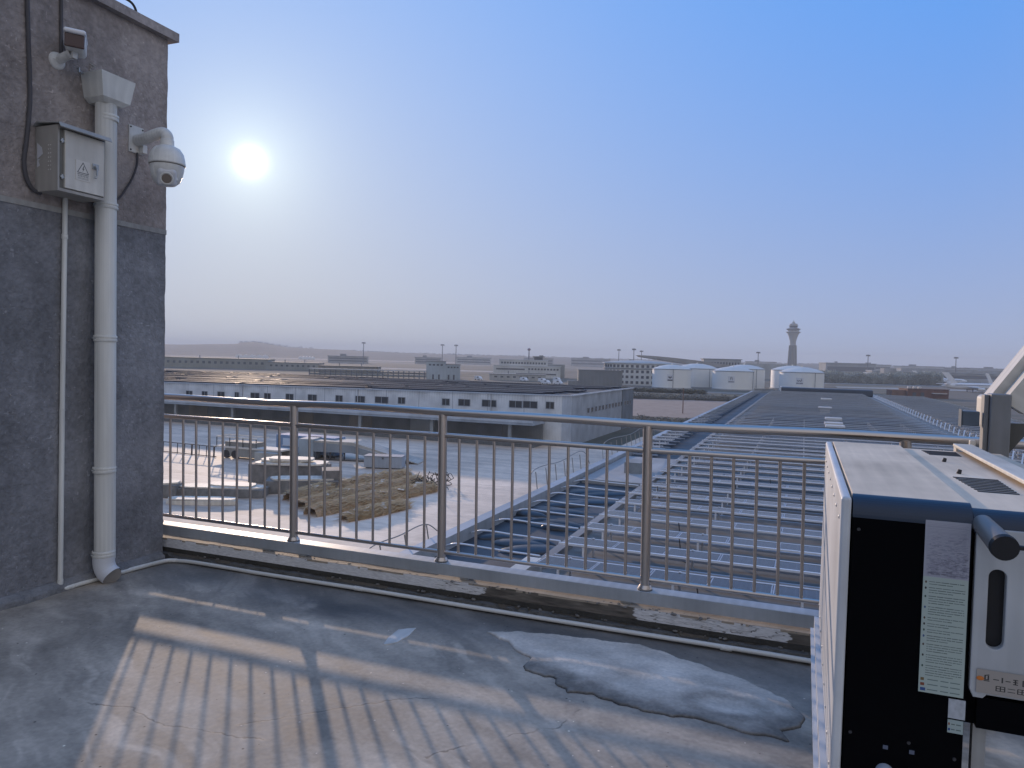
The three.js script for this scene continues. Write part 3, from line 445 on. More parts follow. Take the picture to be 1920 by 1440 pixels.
// ---------------------------------------------------------------- steel frame beyond the air conditioner
{
  const f = thing('steel_support_frame', 'grey steel post with slanting cream beams rising at the right edge', 'frame', [0, 0, -3.9]);
  mesh('post', [rbx(0.778, 0.857, 0, 1.50, -0.05, 0.045, 0.006), rbx(0.757, 0.777, 0, 1.495, -0.045, 0.02, 0.004)], M.frame, f);
  const P = (x, y) => [x, y, 0];
  const b1 = mesh('slanting_beam', [beam([0.815, 1.445, -0.16], [1.247, 2.115, -0.16], 0.15, 0.07, V(-0.85, 0.5, 0)), rbx(0.772, 0.815, 1.335, 1.49, -0.235, -0.085, 0.02, 3)], M.cream, f);
  mesh('second_slanting_beam', [beam([0.872, 1.44, -0.02], [1.31, 2.11, -0.02], 0.10, 0.10, V(-0.85, 0.5, 0))], M.cream, f);
  const br = []; for (let i = 0; i < 5; i++) { const t = 0.12 + 0.16 * i; br.push(beam([0.80 + 0.43 * t, 1.44 + 0.67 * t, -0.12], [0.90 + 0.43 * t, 1.44 + 0.67 * t + 0.01, -0.07], 0.012, 0.012)); } mesh('lattice_brace', br, mat([0.09, 0.055, 0.045]), f);
  mesh('under_sheet', [beam([0.822, 1.44, -0.18], [1.25, 2.10, -0.18], 0.02, 0.07, V(-0.85, 0.5, 0))], mat([0.02, 0.015, 0.015]), f);
  mesh('gusset', [extrude([[0.857, 1.22], [0.857, 1.37], [0.96, 1.37]], 0.012).translate(0, 0, -0.02)], mat([0.10, 0.095, 0.085]), f);
  mesh('cross_box', [rbx(0.672, 0.741, 1.352, 1.418, -0.03, 0.03, 0.004), bx(0.668, 0.6715, 1.345, 1.425, -0.033, 0.033)], mat([0.10, 0.13, 0.17], { roughness: 0.4, map: gr1 }), f);
  mesh('short_upright', [rbx(0.700, 0.722, 0, 1.29, 0.04, 0.07, 0.004)], M.cream, f);
  mesh('dark_plate', [beam([0.875, 0.9, 0.5], [0.955, 1.55, 0.5], 0.25, 0.02, V(1, -0.12, 0))], mat([0.035, 0.037, 0.04], { roughness: 0.5 }), f);
  mesh('long_beam', [rbx(0.625, 0.70, 1.262, 1.276, 0.12, 1.9, 0.004), bx(0.690, 0.70, 1.2, 1.2615, 0.12, 1.9), bx(0.632, 0.640, 1.23, 1.2615, 0.10, 0.16)], M.cream, f);
}

// ---------------------------------------------------------------- ground far below and the land beyond
const G = -11.4;
structure('ground', (() => {
  const g = new THREE.PlaneGeometry(9000, 9000, 1, 1).rotateX(-Math.PI / 2).translate(0, G, 0); return planarUV(g);
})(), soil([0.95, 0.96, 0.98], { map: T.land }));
const flat = (pts, y) => planarUV(extrude(pts.map(([x, z]) => [x, -z]), 0.004).rotateX(-Math.PI / 2).translate(0, y, 0));
structure('yard', flat([[-140, -40], [-140, -107], [-26, -107], [-26, -128], [-7, -128], [-7, -4.7], [-140, -4.7]], G + 0.02), mat([1, 1, 1], { map: T.yard, roughness: 0.75 }));
structure('bare_field', flat([[-70, -172], [-8, -182], [-9, -262], [-66, -290]], G + 0.02), soil([1, 1, 1], { map: T.field }));
const concrete = soil([0.42, 0.42, 0.42], { map: gr30 });
structure('taxiway', flat([[20, -520], [260, -600], [268, -640], [20, -556]], G + 0.03), concrete);
structure('apron', flat([[10, -640], [420, -790], [440, -900], [10, -700]], G + 0.03), concrete);
structure('runway', flat([[-1500, -900], [-200, -1250], [-200, -1320], [-1500, -970]], G + 0.03), soil([0.44, 0.40, 0.38], { map: gr30 }));
structure('road', flat([[-330, -305], [-18, -345], [-18, -362], [-330, -322]], G + 0.03), soil([0.33, 0.31, 0.29], { map: gr30 }));
structure('far_field', flat([[-1600, -1250], [-700, -1500], [-700, -1720], [-1600, -1500]], G + 0.03), soil([0.55, 0.46, 0.42], { map: gr30 }));
structure('near_runway', flat([[-900, -560], [-260, -640], [-250, -700], [-900, -640]], G + 0.03), soil([0.50, 0.45, 0.42], { map: gr30 }));
let hillAt;
structure('pale_field', flat([[-2100, -1480], [-900, -1750], [-900, -1830], [-2100, -1640]], G + 0.05), soil([0.75, 0.68, 0.64], { map: gr30 }));
{ // hills: one sheet rising to a skyline
  const prof = [[-75, .006], [-46.8, .0067], [-45.9, .0068], [-43.5, .0086], [-41.9, .0095], [-41.7, .0118], [-40.6, .0128], [-39.5, .0104], [-38.4, .0073], [-35.3, .0061], [-32.1, .0049], [-29.7, .0040], [-28.1, .0040], [-23.2, .0041], [-17.8, .0037], [-13.8, .0034], [-7.8, .0036], [-4, .0030], [0.7, .0036], [3.2, .0036], [6.5, .0033], [9.6, .0030], [12.5, .0027], [30, .003], [60, .004]];
  const at = hillAt = (az) => { for (let i = 0; i + 1 < prof.length; i++) if (az <= prof[i + 1][0]) { const t = clamp((az - prof[i][0]) / (prof[i + 1][0] - prof[i][0])); return lerp(prof[i][1], prof[i + 1][1], t * t * (3 - 2 * t)); } return 0.004; };
  const na = 700, nr = 22, pos = [], uv = [], idx = [];
  for (let i = 0; i <= na; i++) { const az = lerp(-75, 60, i / na); for (let j = 0; j <= nr; j++) { const t = j / nr, R = lerp(1900, 4200, t), rise = smooth(0, 0.5, t), n = (fbm(az * 0.5, t * 5, 171, 5) - 0.5) * 9 * rise, top = 1.6 + at(az) * 3050; const y = lerp(G - 1, top, rise) + n * 0.5 * (t > 0.5 ? 0.3 : 1) - (t > 0.55 ? (t - 0.55) * 30 : 0); pos.push(R * Math.sin(az * D2R), y, -R * Math.cos(az * D2R)); uv.push(R * Math.sin(az * D2R), -R * Math.cos(az * D2R)); } }
  for (let i = 0; i < na; i++) for (let j = 0; j < nr; j++) { const a = i * (nr + 1) + j; idx.push(a, a + 1, a + nr + 1, a + 1, a + nr + 2, a + nr + 1); }
  const g = new THREE.BufferGeometry(); g.setAttribute('position', new THREE.BufferAttribute(new Float32Array(pos), 3)); g.setAttribute('uv', new THREE.BufferAttribute(new Float32Array(uv), 2)); g.setIndex(idx); g.computeVertexNormals();
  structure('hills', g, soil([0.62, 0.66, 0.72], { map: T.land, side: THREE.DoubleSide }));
}
// leafy clumps: far woods and scrub
const leafGeo = (() => { const r = rng(41), l = []; for (let i = 0; i < 64; i++) { const a = r() * 6.28, b = Math.acos(1 - 1.5 * r()), q = 0.55 + 0.45 * r(), z = 0.10 + 0.16 * r(); l.push(new THREE.PlaneGeometry(z, z * 0.8).rotateX(r() * 3).rotateY(r() * 6).translate(Math.sin(b) * Math.cos(a) * 0.8 * q, 0.3 + Math.cos(b) * 0.7 * q, Math.sin(b) * Math.sin(a) * 0.8 * q)); } return merge(l); })();
function clumps(name, n, seed, place, color, label, category) {
  const m = new THREE.InstancedMesh(leafGeo, new THREE.MeshStandardMaterial({ color: rgb(...color), roughness: 0.95, side: THREE.DoubleSide }), n), r = rng(seed), q = new THREE.Object3D();
  for (let i = 0; i < n; i++) { const [x, y, z, s, h] = place(r, i); q.position.set(x, y, z); q.scale.set(s, s * h, s); q.rotation.y = r() * 6.28; q.updateMatrix(); m.setMatrixAt(i, q.matrix); m.setColorAt(i, new THREE.Color().setScalar(0.6 + 0.7 * r())); }
  m.name = numbered(name); m.castShadow = m.receiveShadow = true; scene.add(m); tag(m, label, category); stuff(m); return m;
}
clumps('scrub', 5200, 51, (r) => { const t = r(), x = lerp(-76, 12, t); return [x, G, -286 - 0.32 * x + (r() - 0.5) * 12, 0.5 + 1.7 * r() * r(), 0.7 + 0.5 * r()]; }, [0.24, 0.23, 0.20], 'dull grey green scrub in front of the white fuel tanks', 'scrub');
clumps('scrub', 3000, 52, (r) => { const x = lerp(-62, -8, r()); return [x, G, -158 + (r() - 0.5) * 20, 0.4 + 1.2 * r() * r(), 0.8]; }, [0.25, 0.225, 0.185], 'brownish scrub between the bare field and the white warehouse end', 'scrub');
clumps('wood', 7000, 53, (r) => { const t = r(), x = lerp(8, 105, t); const top = 3.5 + 7 * fbm(x * 0.06, 4, 181, 4); return [x, G + top * r() - 0.5, -660 - 0.35 * x - 40 * r(), 1.6 + 2.2 * r(), 1.1 + 0.5 * r()]; }, [0.36, 0.37, 0.33], 'dull green far-off wood to the right of the control tower', 'wood');  // haze over the foliage partly painted in by a lighter leaf colour
clumps('hilltop_trees', 90, 54, (r) => { const az = lerp(-41.8, -36.5, r()), R = 3080 + 60 * r(); return [R * Math.sin(az * D2R), 1.6 + 3050 * hillAt(az) - 1.5 + 2 * r(), -R * Math.cos(az * D2R), 3 + 9 * r() * r(), 0.9]; }, [0.3, 0.31, 0.3], 'row of dark trees along the top of the left hill', 'trees');  // leaf colour paled to paint in distance haze
clumps('skyline_trees', 1500, 55, (r) => { const az = lerp(-34, 14, r()), R = 3080; return [R * Math.sin(az * D2R), 1.6 + 3050 * hillAt(az) - 2.5 + 2 * r(), -R * Math.cos(az * D2R), 3 + 5 * r() * r(), 0.8]; }, [0.2, 0.21, 0.2], 'thin broken line of distant trees on the flat horizon', 'trees');
clumps('hedge', 1800, 56, (r) => { const x = lerp(-330, -40, r()); return [x, G, -300 - 0.13 * (x + 330) * -1 * 0 - 0.1 * (x + 330) + (r() - 0.5) * 8, 1 + 1.4 * r(), 0.8]; }, [0.10, 0.095, 0.06], 'olive strip of rough growth beyond the warehouse roof', 'hedge');

// ---------------------------------------------------------------- hall next door, roof full of solar panels
const aluMat = mat([0.74, 0.75, 0.77], { metalness: 0.2, roughness: 0.4 }), roofMetal = mat([0.27, 0.25, 0.23], { map: gr6, roughness: 0.6 });
{
  const h = thing('solar_roofed_hall', 'long low hall below the railing, its roof covered in rows of dark solar panels', 'building');
  const R = -2.42;
  mesh('wall', bx(-7.0, 15.9, G, R - 0.25, -118, -7), mat([0.42, 0.44, 0.47], { map: gr6 }), h);
  mesh('roof_deck', bx(-4.6, 15.9, R - 0.25, R, -117.5, -7.0), roofMetal, h);
  mesh('valley_roof', bx(-7.0, -4.6, R - 0.30, R - 0.12, -117.5, -7.0), mat([1, 1, 1], { map: T.membrane, roughness: 0.55 }), h);
  mesh('eave_gutter', [bx(-7.28, -6.98, R - 0.3, R + 0.16, -117.6, -7), bx(-7.40, -7.281, R - 0.05, R + 0.02, -117.6, -7)], mat([0.42, 0.46, 0.52], { map: gr6, roughness: 0.5 }), h);
  mesh('valley_kerb', [bx(-4.72, -4.52, R - 0.12, R + 0.12, -117.5, -13.4)], mat([0.30, 0.31, 0.33], { map: gr6 }), h);
  mesh('white_cap', [bx(-4.80, -4.5, R - 0.12, R + 0.26, -13.2, -7.4)], mat([0.66, 0.65, 0.63], { map: gr1 }), h);
  mesh('walkway', [bx(-6.9, -4.72, R - 0.119, R + 0.03, -31, -24.2)], mat([0.40, 0.41, 0.43], { map: gr6 }), h);
  mesh('roof_hatch', [bx(-5.9, -5.3, R + 0.03, R + 0.42, -27.2, -26.2)], mat([0.30, 0.32, 0.34], { map: gr1 }), h);
  const r = rng(17);
  // curved pipes over the dark valley
  for (let i = 0; i < 10; i++) { const z = -11.2 - i * 1.34; mesh('valley_bar', tube([[-6.95, R + 0.02, z - 0.15], [-6.6, R + 0.14, z], [-5.8, R + 0.13, z + 0.02], [-4.75, R + 0.12, z + 0.05]], 0.022, 20, 8), aluMat, h); }
  for (let i = 0; i < 26; i++) { const z = -10.5 - 13 * r(), x = lerp(-6.7, -4.9, r()); const s = 0.2 + 0.35 * r(); mesh('sheet_fold', planarUV(new THREE.SphereGeometry(1, 14, 8).scale(s * 1.8, 0.09 + 0.06 * r(), s * 0.8).rotateY(r() * 1.2 - 0.2).translate(x, R - 0.13, z)), mat([1, 1, 1], { map: T.membrane, roughness: 0.4 }), h); }
  // panels: 0.98 x 1.14 m, facing away (sunward), low tilt
  const pw = 0.985, pd = 0.74, tilt = 0.05, fr = new THREE.BoxGeometry(pw, 0.036, pd);
  const gl = new THREE.PlaneGeometry(pw - 0.04, pd - 0.04).rotateX(-Math.PI / 2).translate(0, 0.0195, 0);
  const panelGeo = mergeGeometries([fr.toNonIndexed(), gl.toNonIndexed()], true); 
  const panelMats = [mat([0.40, 0.42, 0.46], { metalness: 0.2, roughness: 0.45 }), new THREE.MeshPhysicalMaterial({ map: T.cells, roughness: 0.16, specularIntensity: 0.30 })];
  const darkAlu = mat([0.13, 0.145, 0.17], { metalness: 0.2, roughness: 0.5 }), farMats = [darkAlu, panelMats[1]], farRail = mat([0.62, 0.65, 0.70], { metalness: 0.2, roughness: 0.5 });
  panelGeo.rotateX(-tilt);
  const fields = [];                                                     // [x, y, z]
  const zs = []; for (let z = -9.6, k = 0; z > -116; z -= 1.57, k++) zs.push(z);
  const slope = (x) => (x < 8.9 ? 0 : -(x - 8.9) * 0.010);
  const rails = [], seats = [];
  zs.forEach((z, k) => {
    const wob = 0.05 * Math.sin(k * 1.7) + 0.03 * Math.sin(k * 0.6);
    const rows = [[-4.35, 8.6]];
    if (z < -60) rows.push([9.3, 15.6]); else if (z < -8) rows.push([9.3, 15.6]);
    if (z < -33) rows.push([-6.85, -4.9]);
    if (k === 0) rows[0][1] = 8.6;
    for (const [x0, x1] of rows) {
      const n = Math.floor((x1 - x0) / 1.0), off = x0 < -6 ? -0.1 : 0;
      const yy = R + 0.36 + off + 0.01 * Math.sin(k * 2.3);
      for (let i = 0; i < n; i++) { const x = x0 + 0.5 + i * 1.0; seats.push([x, yy + slope(x) + 0.006 * (r() - 0.5), z + wob + (r() - 0.5) * 0.012, x]); }
      const xe = x0 + n;
      rails.push([x0 - 0.05, xe + 0.05, yy + slope(x0), yy + slope(xe), z + wob + pd / 2 + 0.02]);
    }
  });
  // nearest 300 are parts of their own
  seats.sort((a, b) => Math.hypot(a[0], a[2]) - Math.hypot(b[0], b[2]));
  const seen = seats.filter((s) => s[2] > -2.4 * s[0] * 0 - 300 && Math.atan2(s[0], -s[2]) < 16 * D2R), rest = [];
  const chosen = new Set(seen.slice(0, 300));
  for (const s of seats) if (chosen.has(s)) { const m = new THREE.Mesh(panelGeo, s[2] > -24 ? panelMats : farMats); m.name = 'solar_panel'; m.castShadow = m.receiveShadow = true; m.position.set(s[0], s[1], s[2]); if (s[0] > 8.9) m.rotation.z = -0.010; h.add(m); } else rest.push(s);
  const im = new THREE.InstancedMesh(panelGeo, farMats, rest.length), o = new THREE.Object3D();
  rest.forEach((s, i) => { o.position.set(s[0], s[1], s[2]); o.rotation.z = s[0] > 8.9 ? -0.010 : 0; o.updateMatrix(); im.setMatrixAt(i, o.matrix); });
  im.name = 'far_solar_panels'; im.castShadow = im.receiveShadow = true; stuff(im); h.add(im);
  const joinedRails = [];
  rails.forEach(([x0, x1, y0, y1, z], k) => { const near = z > -40, g = beam([x0, y0 + 0.035, z], [x1, y1 + 0.035, z], near ? 0.05 : 0.03, z > -22 ? 0.04 : near ? 0.03 : 0.024); if (z > -62) mesh('panel_rail', g, near ? aluMat : farRail, h); else joinedRails.push(g); });
  stuff(mesh('far_panel_rails', joinedRails, farRail, h));
  const low = [], mid = [];
  for (const [x0, x1, y0, y1, z] of rails) { low.push(beam([x0, y0 - 0.14, z + 0.28], [x1, y1 - 0.14, z + 0.28], 0.05, z > -30 ? 0.045 : 0.03)); if (z > -60) low.push(beam([x0, y0 - 0.26, z + 0.52], [x1, y1 - 0.26, z + 0.52], 0.06, 0.05)); if (z > -45) mid.push(beam([x0, y0 - 0.002, z - 0.40], [x1, y1 - 0.002, z - 0.40], 0.022, 0.012), beam([x0, y0 - 0.015, z - 0.77], [x1, y1 + 0.01, z - 0.77], 0.035, 0.03)); }
  stuff(mesh('lower_rails', low, mat([0.42, 0.46, 0.52], { metalness: 0.3, roughness: 0.5 }), h)); stuff(mesh('panel_clamps', mid, aluMat, h));
  const cable = []; for (let k = 0; k < 26; k++) { const x = lerp(-4, 7, r()), z = zs[Math.floor(r() * 16)] + 0.55; cable.push(tube([[x, R + 0.42, z], [x + 0.03, R + 0.25, z + 0.05], [x + 0.12 * r(), R + 0.05, z + 0.12], [x + 0.3 * r(), R + 0.03, z + 0.3]], 0.012, 10, 5)); }
  stuff(mesh('loose_cables', cable, M.rubber, h));
  const legs = []; for (const [x0, x1, y0, , z] of rails) if (z > -55) for (let x = x0 + 0.5; x < x1; x += 2) legs.push(bx(x - 0.02, x + 0.02, R - 0.02, y0 - 0.0, z - 0.03, z + 0.01), bx(x - 0.02, x + 0.02, R - 0.02, y0 + 0.02, z - 0.78, z - 0.74));
  stuff(mesh('panel_legs', legs, aluMat, h));
  // bright row-end brackets along the ridge
  for (const z of zs) if (z < -14 && z > -112) { const k = 0.75 + 0.3 * r(); mesh('ridge_bracket', [beam([8.75, R + 0.1, z + 0.6], [8.85, R + 0.1 + 0.42 * k, z + 0.35], 0.06, 0.06), beam([8.85, R + 0.1 + 0.42 * k, z + 0.35], [9.1, R + 0.15, z - 0.2], 0.06, 0.06), beam([8.75, R + 0.1, z + 0.6], [9.2, R + 0.08, z + 0.55], 0.05, 0.05)], aluMat, h); }
  for (const [x, z] of [[2.0, -56.4], [1.85, -49.0], [1.85, -51.5], [1.8, -71], [2.4, -90.6]]) mesh('roof_vent', [rbx(x - 0.55, x + 0.55, R + 0.33, R + 0.52, z - 0.2, z + 0.35, 0.05), bx(x - 0.4, x + 0.4, R, R + 0.33, z - 0.15, z + 0.3)], mat([0.7, 0.68, 0.66]), h);
  mesh('end_parapet', [rbx(-3.1, 9, R, R + 0.95, -117, -114.5, 0.2)], mat([0.07, 0.085, 0.11], { roughness: 0.5 }), h);
  mesh('parapet_trim', [bx(-3.22, -3.05, R, R + 1.0, -117.1, -114.4)], mat([0.65, 0.65, 0.66]), h);
}
{ // guard rail along the eave
  const g = thing('eave_guard_rail', 'thin bent metal guard rail along the hall eave above the yard', 'railing', [-7.5, -2.42, 0]);
  const gm = mat([0.30, 0.28, 0.26], { metalness: 0.4, roughness: 0.6 });
  for (const [z0, z1, h] of [[-11.6, -14.6, 0.38], [-20.5, -27, 0.62], [-29, -40, 0.62]]) {
    mesh('rail', tube([[0.1, 0.1, z0], [0.0, h * 0.9, z0 - 0.25], [-0.02, h, (z0 + z1) / 2], [-0.02, h * 0.95, z1 + 0.3], [0.1, 0.15, z1]], 0.013, 50, 8), gm, g);
    for (let z = z0 - 0.7; z > z1 + 0.3; z -= 0.95) mesh('rail_post', rod([0.08, -0.05, z], [0.0, h * 0.97, z], 0.015, 0.015, 8), gm, g);
  }
}
// ---------------------------------------------------------------- pale warehouse across the yard
{
  const w = thing('warehouse', 'long pale grey warehouse with small windows and a loading canopy across the yard', 'building', [-32.4, G, -106.6]);
  const wallM = mat([0.76, 0.77, 0.79], { map: gr6, roughness: 0.7 }), L = 122;
  const top = (x) => 7.7 + x * 0.0105;                                   // x is negative towards the left
  mesh('front_wall', planarUV(extrude([[0, 0], [0, top(0)], [-L, top(-L)], [-L, 0]], 0.3).translate(0, 0, -0.3)), wallM, w);
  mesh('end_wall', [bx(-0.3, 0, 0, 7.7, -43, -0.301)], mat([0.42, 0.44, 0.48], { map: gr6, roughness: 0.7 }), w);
  mesh('back_wall', [bx(-L, 0, 0, 7.6, -43.3, -43.001), bx(-L - 0.3, -L, 0, 6.4, -43.3, -0.3)], wallM, w);
  mesh('end_wall_stair_bay', [bx(0.001, 0.12, 0, 7.65, -43, -33.5)], mat([0.20, 0.22, 0.25], { map: gr6 }), w);
  mesh('corner_pilaster', [bx(-1.35, 0.05, 0, 7.62, 0.001, 0.08)], mat([0.50, 0.54, 0.61], { map: gr6 }), w);
  const roof = merge(quad([0, top(0) - 0.1, 0], [0, 7.6, -43.2], [-L, 7.6, -43.2], [-L, top(-L) - 0.1, 0]));
  mesh('roof', roof, new THREE.MeshPhysicalMaterial({ color: rgb(0.15, 0.155, 0.165), map: gr6, roughness: 0.9, specularIntensity: 0.15 }), w);
  mesh('eave_trim', [beam([0.1, top(0), 0.05], [-L, top(-L), 0.05], 0.5, 0.16), bx(-0.2, 0.25, 7.62, 7.82, -43.3, 0.1)], mat([0.55, 0.58, 0.63], { map: gr6 }), w);
  const rr = rng(61), rows = [], gut = [];
  for (let k = 0; k < 11; k++) {
    const z = -1.8 - 3.9 * k;
    for (let x = -1.5 - 6 * rr(); x > -L;) {
      const x2 = Math.max(-L, x - 12 - 26 * rr()), t = -z / 43.2, yy = (q) => lerp(top(q), 7.65, t) + 0.02, h = 0.17 + 0.1 * rr();
      rows.push(beam([x, yy(x) + h / 2, z], [x2, yy(x2) + h / 2, z - 0.15 + 0.3 * rr()], 2.2, h)); gut.push(beam([x, yy(x) + h + 0.03, z + 1.0], [x2, yy(x2) + h + 0.03, z + 1.0], 0.08, 0.05));
      x = x2 - 0.8 - (rr() < 0.3 ? 3 * rr() : 0);
    }
  }
  stuff(mesh('roof_panels', rows, new THREE.MeshPhysicalMaterial({ color: rgb(0.03, 0.035, 0.05), roughness: 0.6, specularIntensity: 0.1 }), w)); stuff(mesh('panel_edges', gut, mat([0.42, 0.43, 0.45], { roughness: 0.95 }), w));
  const wins = [[-107.5, -105.9], [-103.7, -102.3], [-100.0, -98.3], [-96.0, -95.0], [-92.4, -90.4], [-89.4, -87.9], [-84.7, -83.0], [-80.0, -78.1], [-74.3, -72.8], [-70.3, -68.4], [-66.5, -63.9], [-62.1, -60.7], [-54.0, -52.6], [-51.1, -49.0], [-47.0, -44.5], [-42.4, -40.2], [-40.1, -37.7], [-36.4, -35.0]];
  const frameM = mat([0.28, 0.30, 0.32]), glassM = mat([0.045, 0.05, 0.055], { roughness: 0.15 });
  for (const [a, b] of wins) {
    const x0 = a + 32.4, x1 = b + 32.4, yc = 6.18 + (x0 + x1) / 2 * 0.0165, f = mesh('window', [bx(x0, x1, yc - 0.58, yc - 0.51, 0.0, 0.07), bx(x0, x1, yc + 0.48, yc + 0.55, 0.0, 0.07), bx(x0, x0 + 0.08, yc - 0.51, yc + 0.48, 0.0, 0.07), bx(x1 - 0.08, x1, yc - 0.51, yc + 0.48, 0.0, 0.07), bx((x0 + x1) / 2 - 0.04, (x0 + x1) / 2 + 0.04, yc - 0.51, yc + 0.48, 0.0, 0.06)], frameM, w);
    mesh('pane', [bx(x0 + 0.08, (x0 + x1) / 2 - 0.04, yc - 0.51, yc + 0.48, 0.002, 0.03), bx((x0 + x1) / 2 + 0.04, x1 - 0.08, yc - 0.51, yc + 0.48, 0.002, 0.03)], glassM, f);
  }
  for (let i = 0; i < 14; i++) { const z = -9 - i * 2.35, f = mesh('window', [bx(0.002, 0.08, 4.55, 4.62, z - 1.3, z), bx(0.002, 0.08, 5.35, 5.42, z - 1.3, z), bx(0.002, 0.08, 4.62, 5.35, z - 0.06, z), bx(0.002, 0.08, 4.62, 5.35, z - 1.3, z - 1.24)], frameM, w); mesh('pane', bx(0.003, 0.03, 4.62, 5.35, z - 1.24, z - 0.06), glassM, f); f.position.x = z < -33 ? 0.12 : 0; }
  const jointM = mat([0.30, 0.31, 0.33]);
  for (let i = 1; i < 20; i++) { const x = -1.4 - i * 6.1; mesh('wall_joint', bx(x - 0.04, x + 0.04, 4.12, top(x) - 0.1, 0.001, 0.012), jointM, w); if (i % 4 === 2) mesh('downpipe', rod([x + 0.6, 4.1, 0.12], [x + 0.6, top(x) - 0.1, 0.12], 0.08, 0.08, 8), mat([0.45, 0.46, 0.48]), w); }
  for (let i = 1; i < 7; i++) mesh('wall_joint', bx(0.001, 0.012, 0, 7.6, -i * 5.6 - 0.04, -i * 5.6 + 0.04), jointM, w);
  // loading bay under a canopy
  mesh('canopy', [bx(-L, -4, 3.35, 4.05, 0.3, 5.5)], mat([0.40, 0.45, 0.53], { map: gr6 }), w);
  mesh('canopy_edge', [bx(-L, -4, 3.7, 4.1, 5.501, 5.6)], mat([0.55, 0.6, 0.68], { map: gr6 }), w);
  mesh('loading_bay', [bx(-L, -4.2, 0.9, 3.34, 0.302, 0.6)], mat([0.26, 0.265, 0.27], { map: gr6 }), w);  // shade under the canopy painted into this darker wall colour
  mesh('dock', [bx(-L, -4.2, 0, 0.9, 0.302, 4.6)], mat([0.17, 0.175, 0.18], { map: gr6 }), w);
  for (let i = 0; i < 9; i++) { const x = -8 - i * 13; mesh('bay_column', bx(x - 0.25, x + 0.25, 0.9, 3.34, 4.2, 4.59), mat([0.36, 0.38, 0.40], { map: gr6 }), w); }
  for (let i = 0; i < 9; i++) { const x = -13 - i * 11.7, s = rr(); mesh('bay_door', bx(x - 2.2, x + 2.2, 0.91, 3.2, 0.601, 0.68), mat(s < 0.35 ? [0.45, 0.46, 0.47] : s < 0.6 ? [0.34, 0.3, 0.26] : [0.24, 0.25, 0.265], { map: gr6 }), w); }
}
